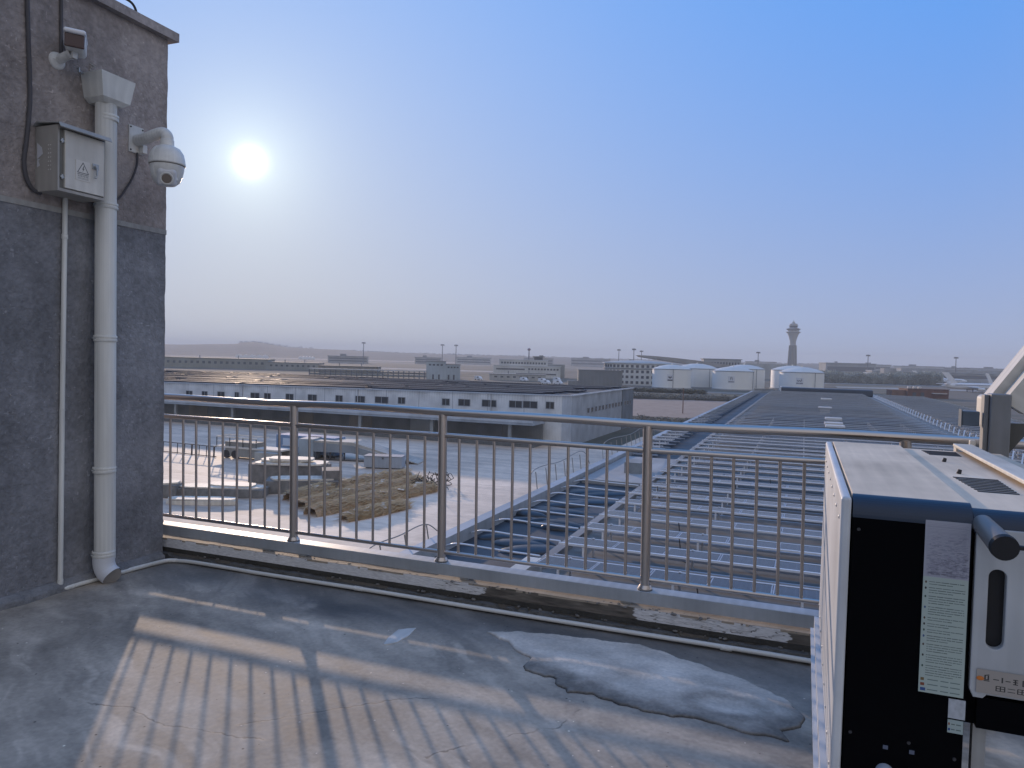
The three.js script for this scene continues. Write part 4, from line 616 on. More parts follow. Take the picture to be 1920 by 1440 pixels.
// ---------------------------------------------------------------- things lying in the yard
{ // brushwood bundles: four long ridged heaps side by side
  const strawM = new THREE.MeshStandardMaterial({ color: rgb(0.55, 0.39, 0.21), roughness: 0.95, side: THREE.DoubleSide });
  const coreM = mat([0.62, 0.43, 0.26], { map: scaled(T.wear, 3), roughness: 1, bumpMap: scaled(T.wear, 2), bumpScale: 0.08 });
  const defs = [[[-41.5, -53.0], [-39.5, -70.0], 0.85, 'brown brushwood bundle farthest back in the row, beside the slabs'], [[-38.8, -50.8], [-36.2, -67.5], 0.80, 'brown brushwood bundle second from the back of the row'], [[-36.4, -49.0], [-33.2, -64.0], 0.85, 'brown brushwood bundle third from the back, twigs at its far end'], [[-32.9, -48.7], [-31.4, -55.5], 0.60, 'short brown brushwood bundle at the near right of the row']];
  defs.forEach(([a, b, R, label], k) => {
    const r = rng(200 + k), t = thing('brushwood_bundle', label, 'brushwood', [a[0], G + 0.03, a[1]], 'brushwood bundles lying in the yard');
    const dx = b[0] - a[0], dz = b[1] - a[1], L = Math.hypot(dx, dz); t.rotation.y = Math.atan2(dx, dz);
    const ns = 70, nr = 18, pos = [], idx = [], rad = (s) => R * (0.55 + 0.45 * Math.pow(Math.sin(Math.PI * clamp(0.06 + 0.9 * s)), 0.4)) * (0.8 + 0.5 * fbm(s * 9, 1, 210 + k, 4));
    for (let i = 0; i <= ns; i++) for (let j = 0; j <= nr; j++) { const s = i / ns, th = Math.PI * (j / nr), q = rad(s) * (0.85 + 0.35 * fbm(s * 40, j * 0.7, 220 + k, 3)); pos.push(Math.cos(th) * q * 1.15 + 0.35 * (fbm(s * 4, 7, 230 + k, 3) - 0.5), Math.sin(th) * q * 1.05 - 0.05, s * L); }
    for (let i = 0; i < ns; i++) for (let j = 0; j < nr; j++) { const p = i * (nr + 1) + j; idx.push(p, p + 1, p + nr + 1, p + 1, p + nr + 2, p + nr + 1); }
    const g = new THREE.BufferGeometry(); g.setAttribute('position', new THREE.BufferAttribute(new Float32Array(pos), 3)); g.setIndex(idx); g.computeVertexNormals(); 
    mesh('heap', planarUV(g), coreM, t).material.side = THREE.DoubleSide;
    const sp = [], un = []; for (let i = 0; i < 1500; i++) { const s = r(), th = Math.PI * r(), q = rad(s) * (1.0 + 0.12 * r()), x = Math.cos(th) * q * 1.15, y = Math.sin(th) * q * 1.05, z = s * L, l = 0.35 + 0.6 * r(), ax = (r() - 0.5) * 0.5, ay = (r() - 0.4) * 0.45, wd = 0.025 + 0.03 * r(); sp.push(x - wd, y, z, x + wd, y + 0.03, z, x + ax * l, y + ay * l + 0.05, z + l * (r() < 0.5 ? 1 : -1)); un.push(0, 0, 1, 0, 0, 1); }
    const sg = new THREE.BufferGeometry(); sg.setAttribute('position', new THREE.BufferAttribute(new Float32Array(sp), 3)); sg.setAttribute('uv', new THREE.BufferAttribute(new Float32Array(un), 2)); sg.computeVertexNormals();
    stuff(mesh('loose_twigs', sg, strawM, t));
    const wraps = []; for (let i = 0; i < 14; i++) { const s = 0.05 + 0.9 * r(), q = rad(s) * 1.02; wraps.push(planarUV(new THREE.BoxGeometry(0.3 + 0.5 * r(), 0.06, 0.2 + 0.5 * r()).rotateZ((r() - 0.5)).rotateY(r() * 3).translate((r() - 0.5) * q, q * 0.98, s * L))); }
    stuff(mesh('plastic_scraps', wraps, mat([0.62, 0.55, 0.46]), t));
  });
  const r = rng(300), curls = []; for (let i = 0; i < 30; i++) { const p = [[-34.6 + 2.6 * (r() - 0.5), 0.1 + 0.4 * r(), -66 + 4 * (r() - 0.5)]]; for (let j = 0; j < 5; j++) { const q = p[p.length - 1]; p.push([q[0] + 1.3 * (r() - 0.45), Math.max(0.05, q[1] + 1.1 * (r() - 0.45)), q[2] + 1.3 * (r() - 0.5)]); } curls.push(tube(p, 0.035, 24, 5)); }
  const tw = tag(mesh('twig_tangle', curls, mat([0.06, 0.045, 0.03])), 'dark tangle of curled bare twigs at the far end of the brushwood', 'twigs'); tw.position.y = G + 0.03;
}
{ // pale slabs and panels, stacked in low piles
  const slabLitTop = mat([0.84, 0.76, 0.66], { map: gr6, roughness: 0.7 }), slabS = mat([0.26, 0.245, 0.23], { map: scaled(T.wear, 2.5) });  // pale top sheets carry a painted sunlit cream; blocks below darker
  const pile = (label, x, z, turn, boards, group) => { const t = thing('slab_pile', label, 'slabs', [x, G + 0.03, z], null, turn); const r = rng(Math.round(Math.abs(x * 10))); boards.forEach(([w, h, d, y, dx, dz, a]) => { if (h < 0.5) { const pts = [], n = 26; for (let i = 0; i < n; i++) { const q = i / n * 6.2832, e = 0.86 + 0.22 * (fbm(3 * Math.cos(q) + x, 3 * Math.sin(q) + z, 330 + Math.round(y * 10), 3)), c = Math.cos(q), sn = Math.sin(q), k = Math.pow(Math.pow(Math.abs(c), 4) + Math.pow(Math.abs(sn), 4), -0.25) * e; pts.push([c * k * w / 2, sn * k * d / 2]); } const m = mesh('slab', planarUV(extrude(pts, h).rotateX(-Math.PI / 2)), slabLitTop, t); m.position.set(dx, y, dz); m.rotation.set(0.03 * (r() - 0.5), a, 0.03 * (r() - 0.5)); return; } const g = new RoundedBoxGeometry(w, h, d, 2, Math.min(0.05, h / 3)); const p = g.attributes.position; for (let i = 0; i < p.count; i++) p.setY(i, p.getY(i) + 0.08 * (fbm(p.getX(i) * 0.8 + x, p.getZ(i) * 0.8, 320, 3) - 0.5)); g.computeVertexNormals(); const m = mesh('slab', planarUV(g), h > 0.5 ? slabS : slabLitTop, t); m.position.set(dx, y + h / 2, dz); m.rotation.y = a; }); return t; };
  pile('tall pile with a pale round-edged sheet on top, behind the brushwood', -47.6, -60.8, 0.30, [[7.6, 1.9, 2.6, 0, 0, 0, 0], [7.2, 0.18, 3.0, 1.92, 0.2, 0.1, 0.03], [5.0, 0.16, 2.4, 2.12, -0.6, -0.2, -0.08], [4.4, 0.2, 2.2, 2.3, 0.2, 0, 0.1]]);
  pile('grey pile with a lit pale top, right next to the brushwood', -43.6, -57.6, 0.55, [[6.6, 1.15, 2.8, 0, 0, 0, 0], [6.2, 0.14, 2.4, 1.17, 0.1, 0.15, 0.04], [1.8, 0.9, 2.4, 1.17, 2.6, -0.3, 0.1]]);
  pile('long low pile of pale sheets in front of the tall pile', -48.4, -52.4, 0.42, [[7.8, 0.75, 2.4, 0, 0, 0, 0], [7.6, 0.12, 2.2, 0.77, 0, 0.1, 0.04], [4.2, 0.1, 2.0, 0.91, 0.8, -0.3, -0.1]]);
  pile('single pale sheet lying low nearest the railing on the left', -47.2, -48.8, 0.40, [[6.0, 0.35, 1.6, 0, 0, 0, 0], [5.8, 0.10, 1.5, 0.37, 0, 0, 0.02]]);
  pile('small pile of pale sheets beside the tower wall', -53.0, -49.6, 0.45, [[3.6, 1.1, 2.2, 0, 0, 0, 0], [3.4, 0.15, 2.1, 1.12, 0, 0, 0.05]]);
}
{ // pipe barrier at the left
  const f = thing('pipe_barrier', 'low barrier of dark posts and rails crossing the left of the yard', 'fence', [-78, G, -71.2]);
  const m = mat([0.07, 0.06, 0.055], { roughness: 0.7 });
  for (const y of [0.12, 1.35]) mesh('rail', rod([0, y, 0], [11.6, y, 0.5], 0.05, 0.05, 8), m, f);
  for (let i = 0; i < 10; i++) mesh('post', rod([0.2 + i * 1.22, 0, i * 0.05], [0.25 + i * 1.22, 1.4, i * 0.05], i % 3 ? 0.05 : 0.10, i % 3 ? 0.05 : 0.1, 8), m, f);
}
{ // stake truck body with cage
  const t = thing('cage_trailer', 'flat trailer with a pale cage deck parked behind the slabs', 'trailer', [-66.8, G + 0.03, -72.2]);
  const grey = mat([0.33, 0.32, 0.30], { map: gr6 }), pale = mat([0.62, 0.58, 0.52]), dark = mat([0.09, 0.085, 0.08]);
  mesh('deck', bx(0, 9.6, 1.25, 1.45, -1.2, 1.2), pale, t);
  mesh('side_panel', [bx(1.4, 9.6, 0.25, 1.24, 1.0, 1.1), bx(1.4, 9.6, 0.25, 1.24, -1.1, -1.0)], grey, t);
  for (let i = 0; i <= 6; i++) mesh('stake', bx(0.05 + i * 1.0, 0.13 + i * 1.0, 1.45, 2.55, 1.05, 1.13), dark, t);
  mesh('cage_rail', [bx(0, 6.2, 2.5, 2.62, 1.04, 1.14), bx(0, 6.2, 2.5, 2.62, -1.14, -1.04), bx(0, 6.2, 2.0, 2.06, 1.05, 1.12), bx(0, 0.1, 2.5, 2.62, -1.03, 1.03)], pale, t);
  mesh('crate_load', [bx(1.2, 5.6, 1.451, 2.0, -0.9, 0.9)], grey, t);
  for (const x of [1.6, 2.9, 7.8]) mesh('wheel', [rod([x, 0.5, 0.75], [x, 0.5, 1.15], 0.5, 0.5, 20)], M.rubber, t);
  mesh('cabinet', [bx(6.9, 9.9, 0.0, 1.2, 1.15, 2.3)], mat([0.46, 0.45, 0.43], { map: gr6 }), t);
}
{
  const t = thing('blue_container', 'pale blue site container standing beyond the cage trailer', 'container', [-55.4, G + 0.03, -78.6]);
  mesh('box', rbx(-7.5, 1.4, 0.3, 2.5, -1.2, 1.2, 0.05), mat([0.22, 0.34, 0.55], { map: gr6 }), t);
  for (let i = 0; i < 3; i++) { const w = mesh('window', bx(-6.4 + i * 2.4, -5.0 + i * 2.4, 1.2, 2.1, 1.2, 1.24), mat([0.5, 0.6, 0.72]), t); mesh('sill', bx(-6.5 + i * 2.4, -4.9 + i * 2.4, 1.12, 1.199, 1.2, 1.28), mat([0.6, 0.62, 0.64]), w); }
  mesh('door', bx(-0.1, 0.9, 0.35, 2.2, 1.2, 1.23), mat([0.35, 0.45, 0.6]), t);
  mesh('skid', [bx(-7.2, 1.2, 0, 0.3, -1.0, -0.8), bx(-7.2, 1.2, 0, 0.3, 0.8, 1.0)], mat([0.08, 0.08, 0.08]), t);
}
{
  const t = thing('loading_ramp', 'long raised loading ramp on legs with a pale deck in the middle of the yard', 'ramp', [-55.6, G + 0.03, -75.4], null, 0.23);
  const grey = mat([0.30, 0.33, 0.37], { map: gr6 });
  mesh('deck', [planarUV(extrude([[0, 2.15], [0, 2.35], [5, 2.3], [13.2, 0.1], [13.2, 0.02], [4.9, 1.9]], 3.4).translate(0, 0, -3.4))], mat([0.50, 0.48, 0.45], { map: gr6 }), t);
  mesh('side_skirt', [planarUV(extrude([[0, 1.0], [0, 2.14], [4.9, 1.89], [12.2, 0.15], [9, 0.45], [4.8, 1.0]], 0.12).translate(0, 0, -0.05))], grey, t);
  mesh('end_block', [bx(-1.9, -0.01, 0, 2.5, -3.0, 0.1)], mat([0.38, 0.44, 0.50], { map: gr6 }), t);
  for (const x of [0.3, 2.1, 3.9, 5.6]) mesh('leg', bx(x - 0.08, x + 0.08, 0, 1.0 - Math.max(0, x - 4.8) * 0.3, -0.2, -0.05), mat([0.05, 0.05, 0.055]), t);
  mesh('floor_beam', bx(0, 8.4, 0, 0.12, -0.2, 0), mat([0.06, 0.055, 0.05]), t);
}
{
  const t = thing('white_cabin', 'plain pale site box standing just right of the loading ramp', 'site box', [-46.6, G + 0.03, -72.6], null, 0.3);
  mesh('body', rbx(0, 4.4, 0.1, 1.35, -2.0, 0, 0.05), mat([0.42, 0.46, 0.53], { map: gr6 }), t);
  mesh('lid', rbx(-0.05, 4.45, 1.35, 1.45, -2.05, 0.05, 0.03), mat([0.36, 0.38, 0.42], { map: gr6 }), t);
  mesh('runner', [bx(0.2, 4.2, 0, 0.1, -0.4, -0.2), bx(0.2, 4.2, 0, 0.1, -1.8, -1.6)], mat([0.07, 0.07, 0.07]), t);
  mesh('latch', bx(2.1, 2.3, 1.1, 1.3, 0, 0.05), mat([0.1, 0.1, 0.1]), t);
}
{
  const t = thing('bollard', 'small dark bollard standing alone on the pale yard near the hall eave', 'bollard', [-11.8, G + 0.02, -30.5]);
  mesh('post', rod([0, 0, 0], [0, 0.9, 0], 0.16, 0.14, 12), mat([0.05, 0.04, 0.035]), t); mesh('cap', new THREE.SphereGeometry(0.15, 12, 6).translate(0, 0.9, 0), mat([0.07, 0.05, 0.04]), t);
}
// ---------------------------------------------------------------- fuel tanks
{
  const white = mat([0.90, 0.90, 0.90], { map: gr30, roughness: 0.55 }), roofM = mat([0.84, 0.79, 0.74], { map: gr30, roughness: 0.5 }), dark = mat([0.16, 0.17, 0.19]);
  const logos = [
    (c) => { c.fillRect(30, 150, 196, 34); c.clearRect; c.beginPath(); c.ellipse(90, 80, 34, 22, 0.5, 0, 7); c.fill(); c.beginPath(); c.ellipse(165, 80, 34, 22, -0.5, 0, 7); c.fill(); c.beginPath(); c.arc(128, 96, 26, 0, Math.PI); c.fill(); },
    (c) => { c.fillRect(95, 20, 70, 14); c.fillRect(95, 20, 16, 90); c.fillRect(95, 62, 50, 14); c.fillRect(165, 40, 14, 74); for (let i = 0; i < 8; i++) c.fillRect(24 + i * 27, 150, 19, 26); },
    (c) => { c.lineWidth = 20; c.beginPath(); c.arc(80, 70, 32, 0.2, Math.PI); c.stroke(); c.beginPath(); c.arc(160, 66, 34, 0, Math.PI * 0.9); c.stroke(); c.fillRect(184, 26, 16, 50); for (let i = 0; i < 4; i++) c.fillRect(14 + i * 24, 150, 18, 28); for (let i = 0; i < 5; i++) c.fillRect(124 + i * 24, 150, 18, 28); },
  ];
  const tank = (label, x, z, R, top, apex, logo) => {
    const t = thing('fuel_tank', label, 'fuel tank', [x, G, z]);
    const H = top - G;
    mesh('shell', lathe([[R, 0], [R, H]], 96), white, t);
    const rf = mesh('roof', lathe([[0, H + apex], [R * 0.3, H + apex * 0.93], [R * 0.65, H + apex * 0.62], [R * 0.9, H + apex * 0.22], [R + 0.15, H + 0.05], [R + 0.15, H - 0.15]].reverse(), 96), roofM, t);
    mesh('vent', rod([0, H + apex, 0], [0, H + apex + 0.6, 0], 0.4, 0.3, 10), roofM, rf);
    mesh('rim', new THREE.TorusGeometry(R + 0.12, 0.14, 8, 96).rotateX(Math.PI / 2).translate(0, H - 0.1, 0), dark, t);
    for (const k of [0.33, 0.66]) mesh('hoop', new THREE.TorusGeometry(R + 0.01, 0.035, 6, 96).rotateX(Math.PI / 2).translate(0, H * k, 0), white, t);
    const to = Math.atan2(0 - x, 0 - z), ld = to + (logo === 1 ? 1.2 : logo === 0 ? 0.07 : 0.62); 
    mesh('ladder', [rod([Math.sin(ld) * (R + 0.2), 0, Math.cos(ld) * (R + 0.2)], [Math.sin(ld) * (R + 0.2), H, Math.cos(ld) * (R + 0.2)], 0.12, 0.12, 6), ...(logo === 0 ? [rod([Math.sin(ld) * (R + 0.2), H, Math.cos(ld) * (R + 0.2)], [0, H + apex + 0.05, 0], 0.12, 0.12, 6)] : [])], dark, t);
    if (logo !== null) {
      const tx = canvasTex(256, 200, (c) => { c.fillStyle = '#d0d2d6'; c.fillRect(0, 0, 256, 200); c.fillStyle = c.strokeStyle = '#23252a'; logos[logo](c); });
      const a = 0.16, g = new THREE.CylinderGeometry(R + 0.02, R + 0.02, 3.4, 10, 1, true, to - a - 0.08, 2 * a).translate(0, H * 0.55, 0);
      mesh('emblem', g, mat([0.98, 0.98, 0.99], { map: tx, roughness: 0.55 }), t);
    }
    mesh('base_ring', lathe([[R + 0.5, 0], [R + 0.5, 0.5], [R, 0.5]], 64), mat([0.30, 0.30, 0.29]), t);
    return t;
  };
  const gp = 'white fuel tanks';
  tank('white fuel tank with a two-leaf emblem, first from the left', -64.2, -389.5, 9.95, -1.5, 2.3, 0);
  tank('white fuel tank without emblem half hidden behind the two-leaf tank', -55.5, -420, 11.5, -1.0, 2.7, null);
  tank('white fuel tank with a square letter emblem, middle of the front row', -34.5, -401.5, 10.4, -1.7, 2.3, 1);
  tank('white fuel tank without emblem half hidden behind the middle front tank', -31.2, -430, 11, -0.6, 2.4, null);
  tank('white fuel tank with a curved letter emblem, rightmost of the front row', -1.3, -414.0, 10.9, -1.4, 2.7, 2);
  tank('white fuel tank whose roof just shows behind the rightmost front tank', -6.5, -452, 11.5, -0.6, 2.5, null);
}
// ---------------------------------------------------------------- control tower
{
  const t = thing('control_tower', 'tall airport control tower with a flared crown on a dark shaft', 'control tower', [-18.0, 0, -1201]);
  t.scale.set(1.1, 1, 1.1); const pale = mat([0.46, 0.45, 0.44], { map: gr30 }), dk = mat([0.26, 0.25, 0.24], { map: gr30 });
  mesh('shaft', [new THREE.CylinderGeometry(4.7, 6.6, 45, 8).rotateY(0.4).translate(0, 33.3 - 22.5, 0)], dk, t);
  for (let i = 0; i < 8; i++) { const a = 0.4 + i * Math.PI / 4; mesh('rib', beam([Math.sin(a) * 6.7, -11.4, Math.cos(a) * 6.7], [Math.sin(a) * 4.8, 33.2, Math.cos(a) * 4.8], 0.9, 0.9, V(Math.cos(a), 0, -Math.sin(a))), dk, t); }
  mesh('stem', [lathe([[3.7, 33], [3.8, 35], [4.4, 41], [5.7, 46], [7.6, 51.3]], 16)], pale, t);
  mesh('lower_gallery', [lathe([[7.6, 51.2], [9.6, 52.6], [9.9, 53.4], [7.4, 53.8], [7.2, 55.4]], 16)], pale, t);
  mesh('upper_gallery', [lathe([[7.0, 55.4], [9.2, 57.2], [9.7, 58.2], [7.0, 58.6], [5.0, 60.2]], 16)], mat([0.28, 0.28, 0.29], { map: gr30 }), t);
  mesh('cab_glass', [lathe([[4.8, 60.1], [6.0, 62.7]], 16)], mat([0.08, 0.09, 0.10], { roughness: 0.15 }), t);
  mesh('cab_roof', [lathe([[6.2, 62.6], [6.5, 63.1], [4.4, 64.0], [5.6, 65.0], [4.6, 65.8], [2.2, 66.4], [1.6, 69]], 16)], pale, t);
  mesh('aerial', rod([0, 66, 0], [0, 71.5, 0], 0.5, 0.25, 6), pale, t);
}
// ---------------------------------------------------------------- airport buildings
const glassFar = mat([0.07, 0.08, 0.095], { roughness: 0.2 }), whiteFar = mat([0.68, 0.69, 0.70], { map: gr30 }), greyFar = mat([0.25, 0.265, 0.285], { map: gr30 });
function windowsOn(parent, x0, x1, y0, y1, z, n, rows, fx = 0.62, fy = 0.5) {
  const g = merge(bx(-0.5, 0.5, -0.5, 0.5, -0.1, 0.1)), w = (x1 - x0) / n, h = (y1 - y0) / rows;
  for (let j = 0; j < rows; j++) for (let i = 0; i < n; i++) { const m = new THREE.Mesh(g, glassFar); m.name = 'window'; m.castShadow = m.receiveShadow = true; m.scale.set(w * fx, h * fy, 1); m.position.set(x0 + (i + 0.5) * w, y0 + (j + 0.5) * h, z); parent.add(m); }
}
{ // curved four-storey terminal
  const t = thing('curved_terminal', 'pale four-storey curved building with many windows left of the fuel tanks', 'building', [-88, G, -425], null, 0.38);
  mesh('wall', [lathe([[21, 0], [21, 12.2]], 64).scale(1, 1, 0.7)], whiteFar, t);
  mesh('roof', [lathe([[22, 12.1], [22, 12.6], [12, 13.6], [0, 14.2]], 64).scale(1, 1, 0.7)], mat([0.5, 0.52, 0.54], { map: gr30 }), t);
  for (let j = 0; j < 4; j++) for (let i = 0; i < 22; i++) { const a = -1.45 + 2.9 * i / 21, w = mesh('window', bx(-0.75, 0.75, 0.6, 2.1, -0.12, 0.12), glassFar, t); w.position.set(Math.sin(a) * 21, 0.3 + j * 3.0, Math.cos(a) * 21 * 0.7); w.rotation.y = Math.atan2(Math.sin(a) * 0.7, Math.cos(a)); }
  mesh('cornice_band', [lathe([[21.4, 8.9], [21.6, 9.3], [21.4, 9.6]], 64).scale(1, 1, 0.7)], greyFar, t);
}
{
  const t = thing('grey_shed', 'windowless dark grey box building left of the curved terminal', 'building', [-101, G, -384], null, 0.33);
  mesh('wall', bx(-11.6, 11.6, 0, 8.0, -9, 0), mat([0.21, 0.225, 0.245], { map: gr30 }), t); mesh('roof', bx(-11.8, 11.8, 8.0, 8.3, -9.2, 0.2), greyFar, t); mesh('wing', bx(-17, -11.61, 0, 2.2, -6, -0.5), greyFar, t); mesh('corner_trim', bx(11.3, 11.75, 0, 7.99, -0.4, 0.08), greyFar, t);
}
{ // banded white office block
  const t = thing('white_office_block', 'white stepped office block with long window bands and a rooftop pavilion', 'building', [-180, G, -486], null, 0.37);
  mesh('lower_floors', bx(-24, 23, 0, 8.2, -16, 0), whiteFar, t); mesh('upper_floor', bx(-20, 14, 8.2, 12.3, -14, -1.2), whiteFar, t); mesh('roof_edge', [bx(-24.4, 23.4, 8.2, 8.6, -1.19, 0.4), bx(-20.5, 14.5, 12.3, 12.7, -14.4, -0.8)], mat([0.6, 0.62, 0.65]), t);
  mesh('window_band', [bx(-22, -2, 5.4, 6.4, 0, 0.1), bx(-8, 20, 2.3, 3.2, 0, 0.1)], glassFar, t);
  windowsOn(t, -19, 13, 9, 11.6, -1.2, 16, 1); windowsOn(t, 0, 22, 5, 7.4, 0.02, 10, 1);
  mesh('pavilion', [bx(4.5, 10.5, 12.7, 14.6, -9, -4)], glassFar, t); mesh('pavilion_roof', [bx(3.6, 11.8, 14.6, 15.3, -10, -3), bx(8, 11, 15.3, 16.0, -8, -5)], greyFar, t);
  mesh('annexe', bx(12, 27, 0, 9.8, -24, -16.2), mat([0.34, 0.35, 0.35], { map: gr30 }), t);
}
{ // radar dish mast on the office block
  const t = thing('radar_mast', 'thin mast with a round radar head above the white office block', 'radar mast', [-180.4, G + 12.7, -489]);
  mesh('mast', [rod([0, 0, 0], [0, 6.4, 0], 0.5, 0.35, 8)], mat([0.22, 0.22, 0.26]), t); mesh('radar_head', new THREE.SphereGeometry(1.1, 16, 10).scale(1.1, 0.8, 1).translate(0, 7.2, 0), mat([0.30, 0.24, 0.28]), t);
}
{
  const t = thing('plant_building', 'pale blue-white industrial building with uneven roof and dark doors', 'building', [-195, G, -386], null, 0.42);
  mesh('wall', [bx(-10, 1, 0, 10.2, -8, 0), bx(1.01, 9.5, 0, 8.6, -8, -0.2)], mat([0.46, 0.52, 0.58], { map: gr30 }), t); mesh('parapet', [bx(-10.3, 1.2, 10.2, 10.6, -8.3, 0.3), bx(1.21, 9.8, 8.6, 9.0, -8.3, 0.1)], greyFar, t);
  for (const x of [-6, -2.6, 3, 6]) mesh('door', bx(x - 0.5, x + 0.5, 0, 2.8, -0.1, 0.1), glassFar, t); windowsOn(t, -9, 0, 7.4, 9.4, 0.02, 4, 1); windowsOn(t, 2, 9, 6.3, 8, -0.18, 4, 1);
}
{
  const t = thing('pipe_rack', 'low dark pipe rack with a pale roof left of the industrial building', 'pipe rack', [-238, G, -366], null, 0.42);
  mesh('roof', [bx(-30, 38, 4.2, 4.7, -6, 0)], mat([0.46, 0.49, 0.52], { map: gr30 }), t); for (let i = 0; i < 23; i++) mesh('column', bx(-29.8 + i * 3, -29.2 + i * 3, 0, 4.2, -0.6, 0), mat([0.15, 0.16, 0.18]), t); mesh('pipe', [rod([-30, 1.5, -1.5], [38, 1.5, -1.5], 0.6), rod([-30, 3, -2], [38, 3, -2], 0.45)], mat([0.28, 0.31, 0.33]), t);
}
for (const [label, x, z, L, H, Dp, turn, c] of [
  ['long grey-green shed with a flat roof at the far left behind the tower wall', -417, -442, 78, 7.4, 22, 0.45, [0.30, 0.31, 0.285]],
  ['lower pale shed joining the right end of the grey-green shed', -362, -463, 40, 5.6, 18, 0.42, [0.33, 0.345, 0.34]],
  ['long low brownish shed behind the warehouse roof, left of the masts', -300, -445, 42, 4.6, 14, 0.4, [0.27, 0.25, 0.22]],
  ['low white canteen block with small windows in front of the office block', -160, -415, 34, 3.6, 8, 0.36, [0.50, 0.50, 0.50]],
]) { const t = thing('shed', label, 'shed', [x, G, z], null, turn); mesh('wall', bx(-L / 2, L / 2, 0, H, -Dp, 0), mat(c, { map: gr30 }), t); mesh('roof', bx(-L / 2 - 0.4, L / 2 + 0.4, H, H + 0.4, -Dp - 0.4, 0.4), mat(c.map((v) => v * 0.85), { map: gr30 }), t); mesh('chimney', [rod([-L / 6, H + 0.4, -4], [-L / 6, H + 2.2, -4], 0.35), rod([L / 5, H + 0.4, -5], [L / 5, H + 2.6, -5], 0.3)], greyFar, t); windowsOn(t, -L / 2 + 2, L / 2 - 2, H * 0.35, H * 0.85, 0.02, Math.round(L / 4.5), 1, 0.45, 0.5); }
for (const [label, x, z, L, H] of [['bright white greenhouse row below the wooded hilltop', -1150, -1330, 70, 8], ['second bright white greenhouse right of the first, below the hill', -1040, -1380, 34, 7]]) {
  const t = thing('greenhouse', label, 'greenhouse', [x, G, z], null, 0.7);
  mesh('wall', bx(-L / 2, L / 2, 0, H * 0.6, -16, 0), mat([0.8, 0.8, 0.8]), t); for (let i = 0; i < 5; i++) mesh('roof', planarUV(extrude([[0, 0], [L / 10, H * 0.4], [L / 5, 0]], 16).translate(-L / 2 + i * L / 5, H * 0.6, -16)), mat([0.86, 0.85, 0.84]), t);
}
{ // great wing-shaped terminal roof behind the tanks
  const t = thing('terminal_hall', 'huge terminal with a low wing-shaped roof behind the fuel tanks', 'building', [-110, G, -720], null, 0.3);
  const pts = []; for (let i = 0; i <= 30; i++) { const u = i / 30; pts.push([lerp(-40, 62, u), 19.8 - 9.5 * Math.pow(u, 1.5)]); } for (let i = 30; i >= 0; i--) { const u = i / 30; pts.push([lerp(-37, 62, u), 18.2 - 9.0 * Math.pow(u, 1.3) - 2.5 * Math.sin(Math.PI * u)]); }
  mesh('wing_roof', planarUV(extrude(pts, 40).translate(0, 0, -40)), mat([0.34, 0.33, 0.33], { map: gr30 }), t);
  mesh('glass_wall', bx(-30, 60, 0, 9.8, -36, -4), mat([0.30, 0.33, 0.36], { map: gr30, roughness: 0.4 }), t);
  for (let i = 0; i < 14; i++) mesh('column', bx(-29 + i * 6.5, -28.2 + i * 6.5, 0, 9.7, -4, -3.2), whiteFar, t);
}
{
  const t = thing('flat_terminal', 'long flat-roofed pale building on the skyline above the middle tank', 'building', [-73, G, -735], null, 0.3);
  mesh('wall', bx(-18, 17, 0, 17.6, -14, 0), mat([0.42, 0.44, 0.47], { map: gr30 }), t); mesh('roof', bx(-19, 18, 17.6, 18.3, -15, 0.8), greyFar, t); windowsOn(t, -17, 16, 11, 16.5, 0.02, 12, 1);
  mesh('long_wing', bx(17.1, 60, 0, 14.5, -14, -1), mat([0.46, 0.48, 0.51], { map: gr30 }), t);
}
{
  const t = thing('colonnade_terminal', 'long white low terminal with a row of columns behind the airliner', 'building', [90, G, -796], null, 0.37);
  mesh('roof', [bx(-33, 33, 7.4, 8.6, -14, 2), bx(-36, -31, 6.6, 9.2, -10, 3)], mat([0.62, 0.64, 0.68], { map: gr30 }), t); mesh('back_wall', bx(-32, 32, 0, 7.4, -13, -3), mat([0.13, 0.14, 0.15], { map: gr30 }), t);
  for (let i = 0; i < 26; i++) mesh('column', bx(-32 + i * 2.55, -31.2 + i * 2.55, 0, 7.4, 0.4, 1.2), whiteFar, t);
  mesh('end_block', bx(-10, 2, 8.6, 13.5, -30, -22), mat([0.34, 0.35, 0.37], { map: gr30 }), t);
}
for (const [label, x, z, L, H, Dp, turn] of [['long grey terminal pier far behind the parked airliner', 175, -980, 210, 10, 20, 0.25], ['second grey pier lying farther off at the right horizon', 330, -1400, 380, 14, 26, 0.25], ['pale hangar on the horizon right of the control tower', 62, -1180, 70, 19, 30, 0.3]]) { const t = thing('terminal_pier', label, 'building', [x, G, z], null, turn); mesh('wall', bx(-L / 2, L / 2, 0, H, -Dp, 0), mat([0.36, 0.385, 0.42], { map: gr30 }), t); mesh('roof', bx(-L / 2 - 1, L / 2 + 1, H, H + 0.8, -Dp - 1, 1.5), mat([0.5, 0.53, 0.57], { map: gr30 }), t); mesh('window_band', bx(-L / 2 + 2, L / 2 - 2, H * 0.4, H * 0.75, 0, 0.2), glassFar, t); }
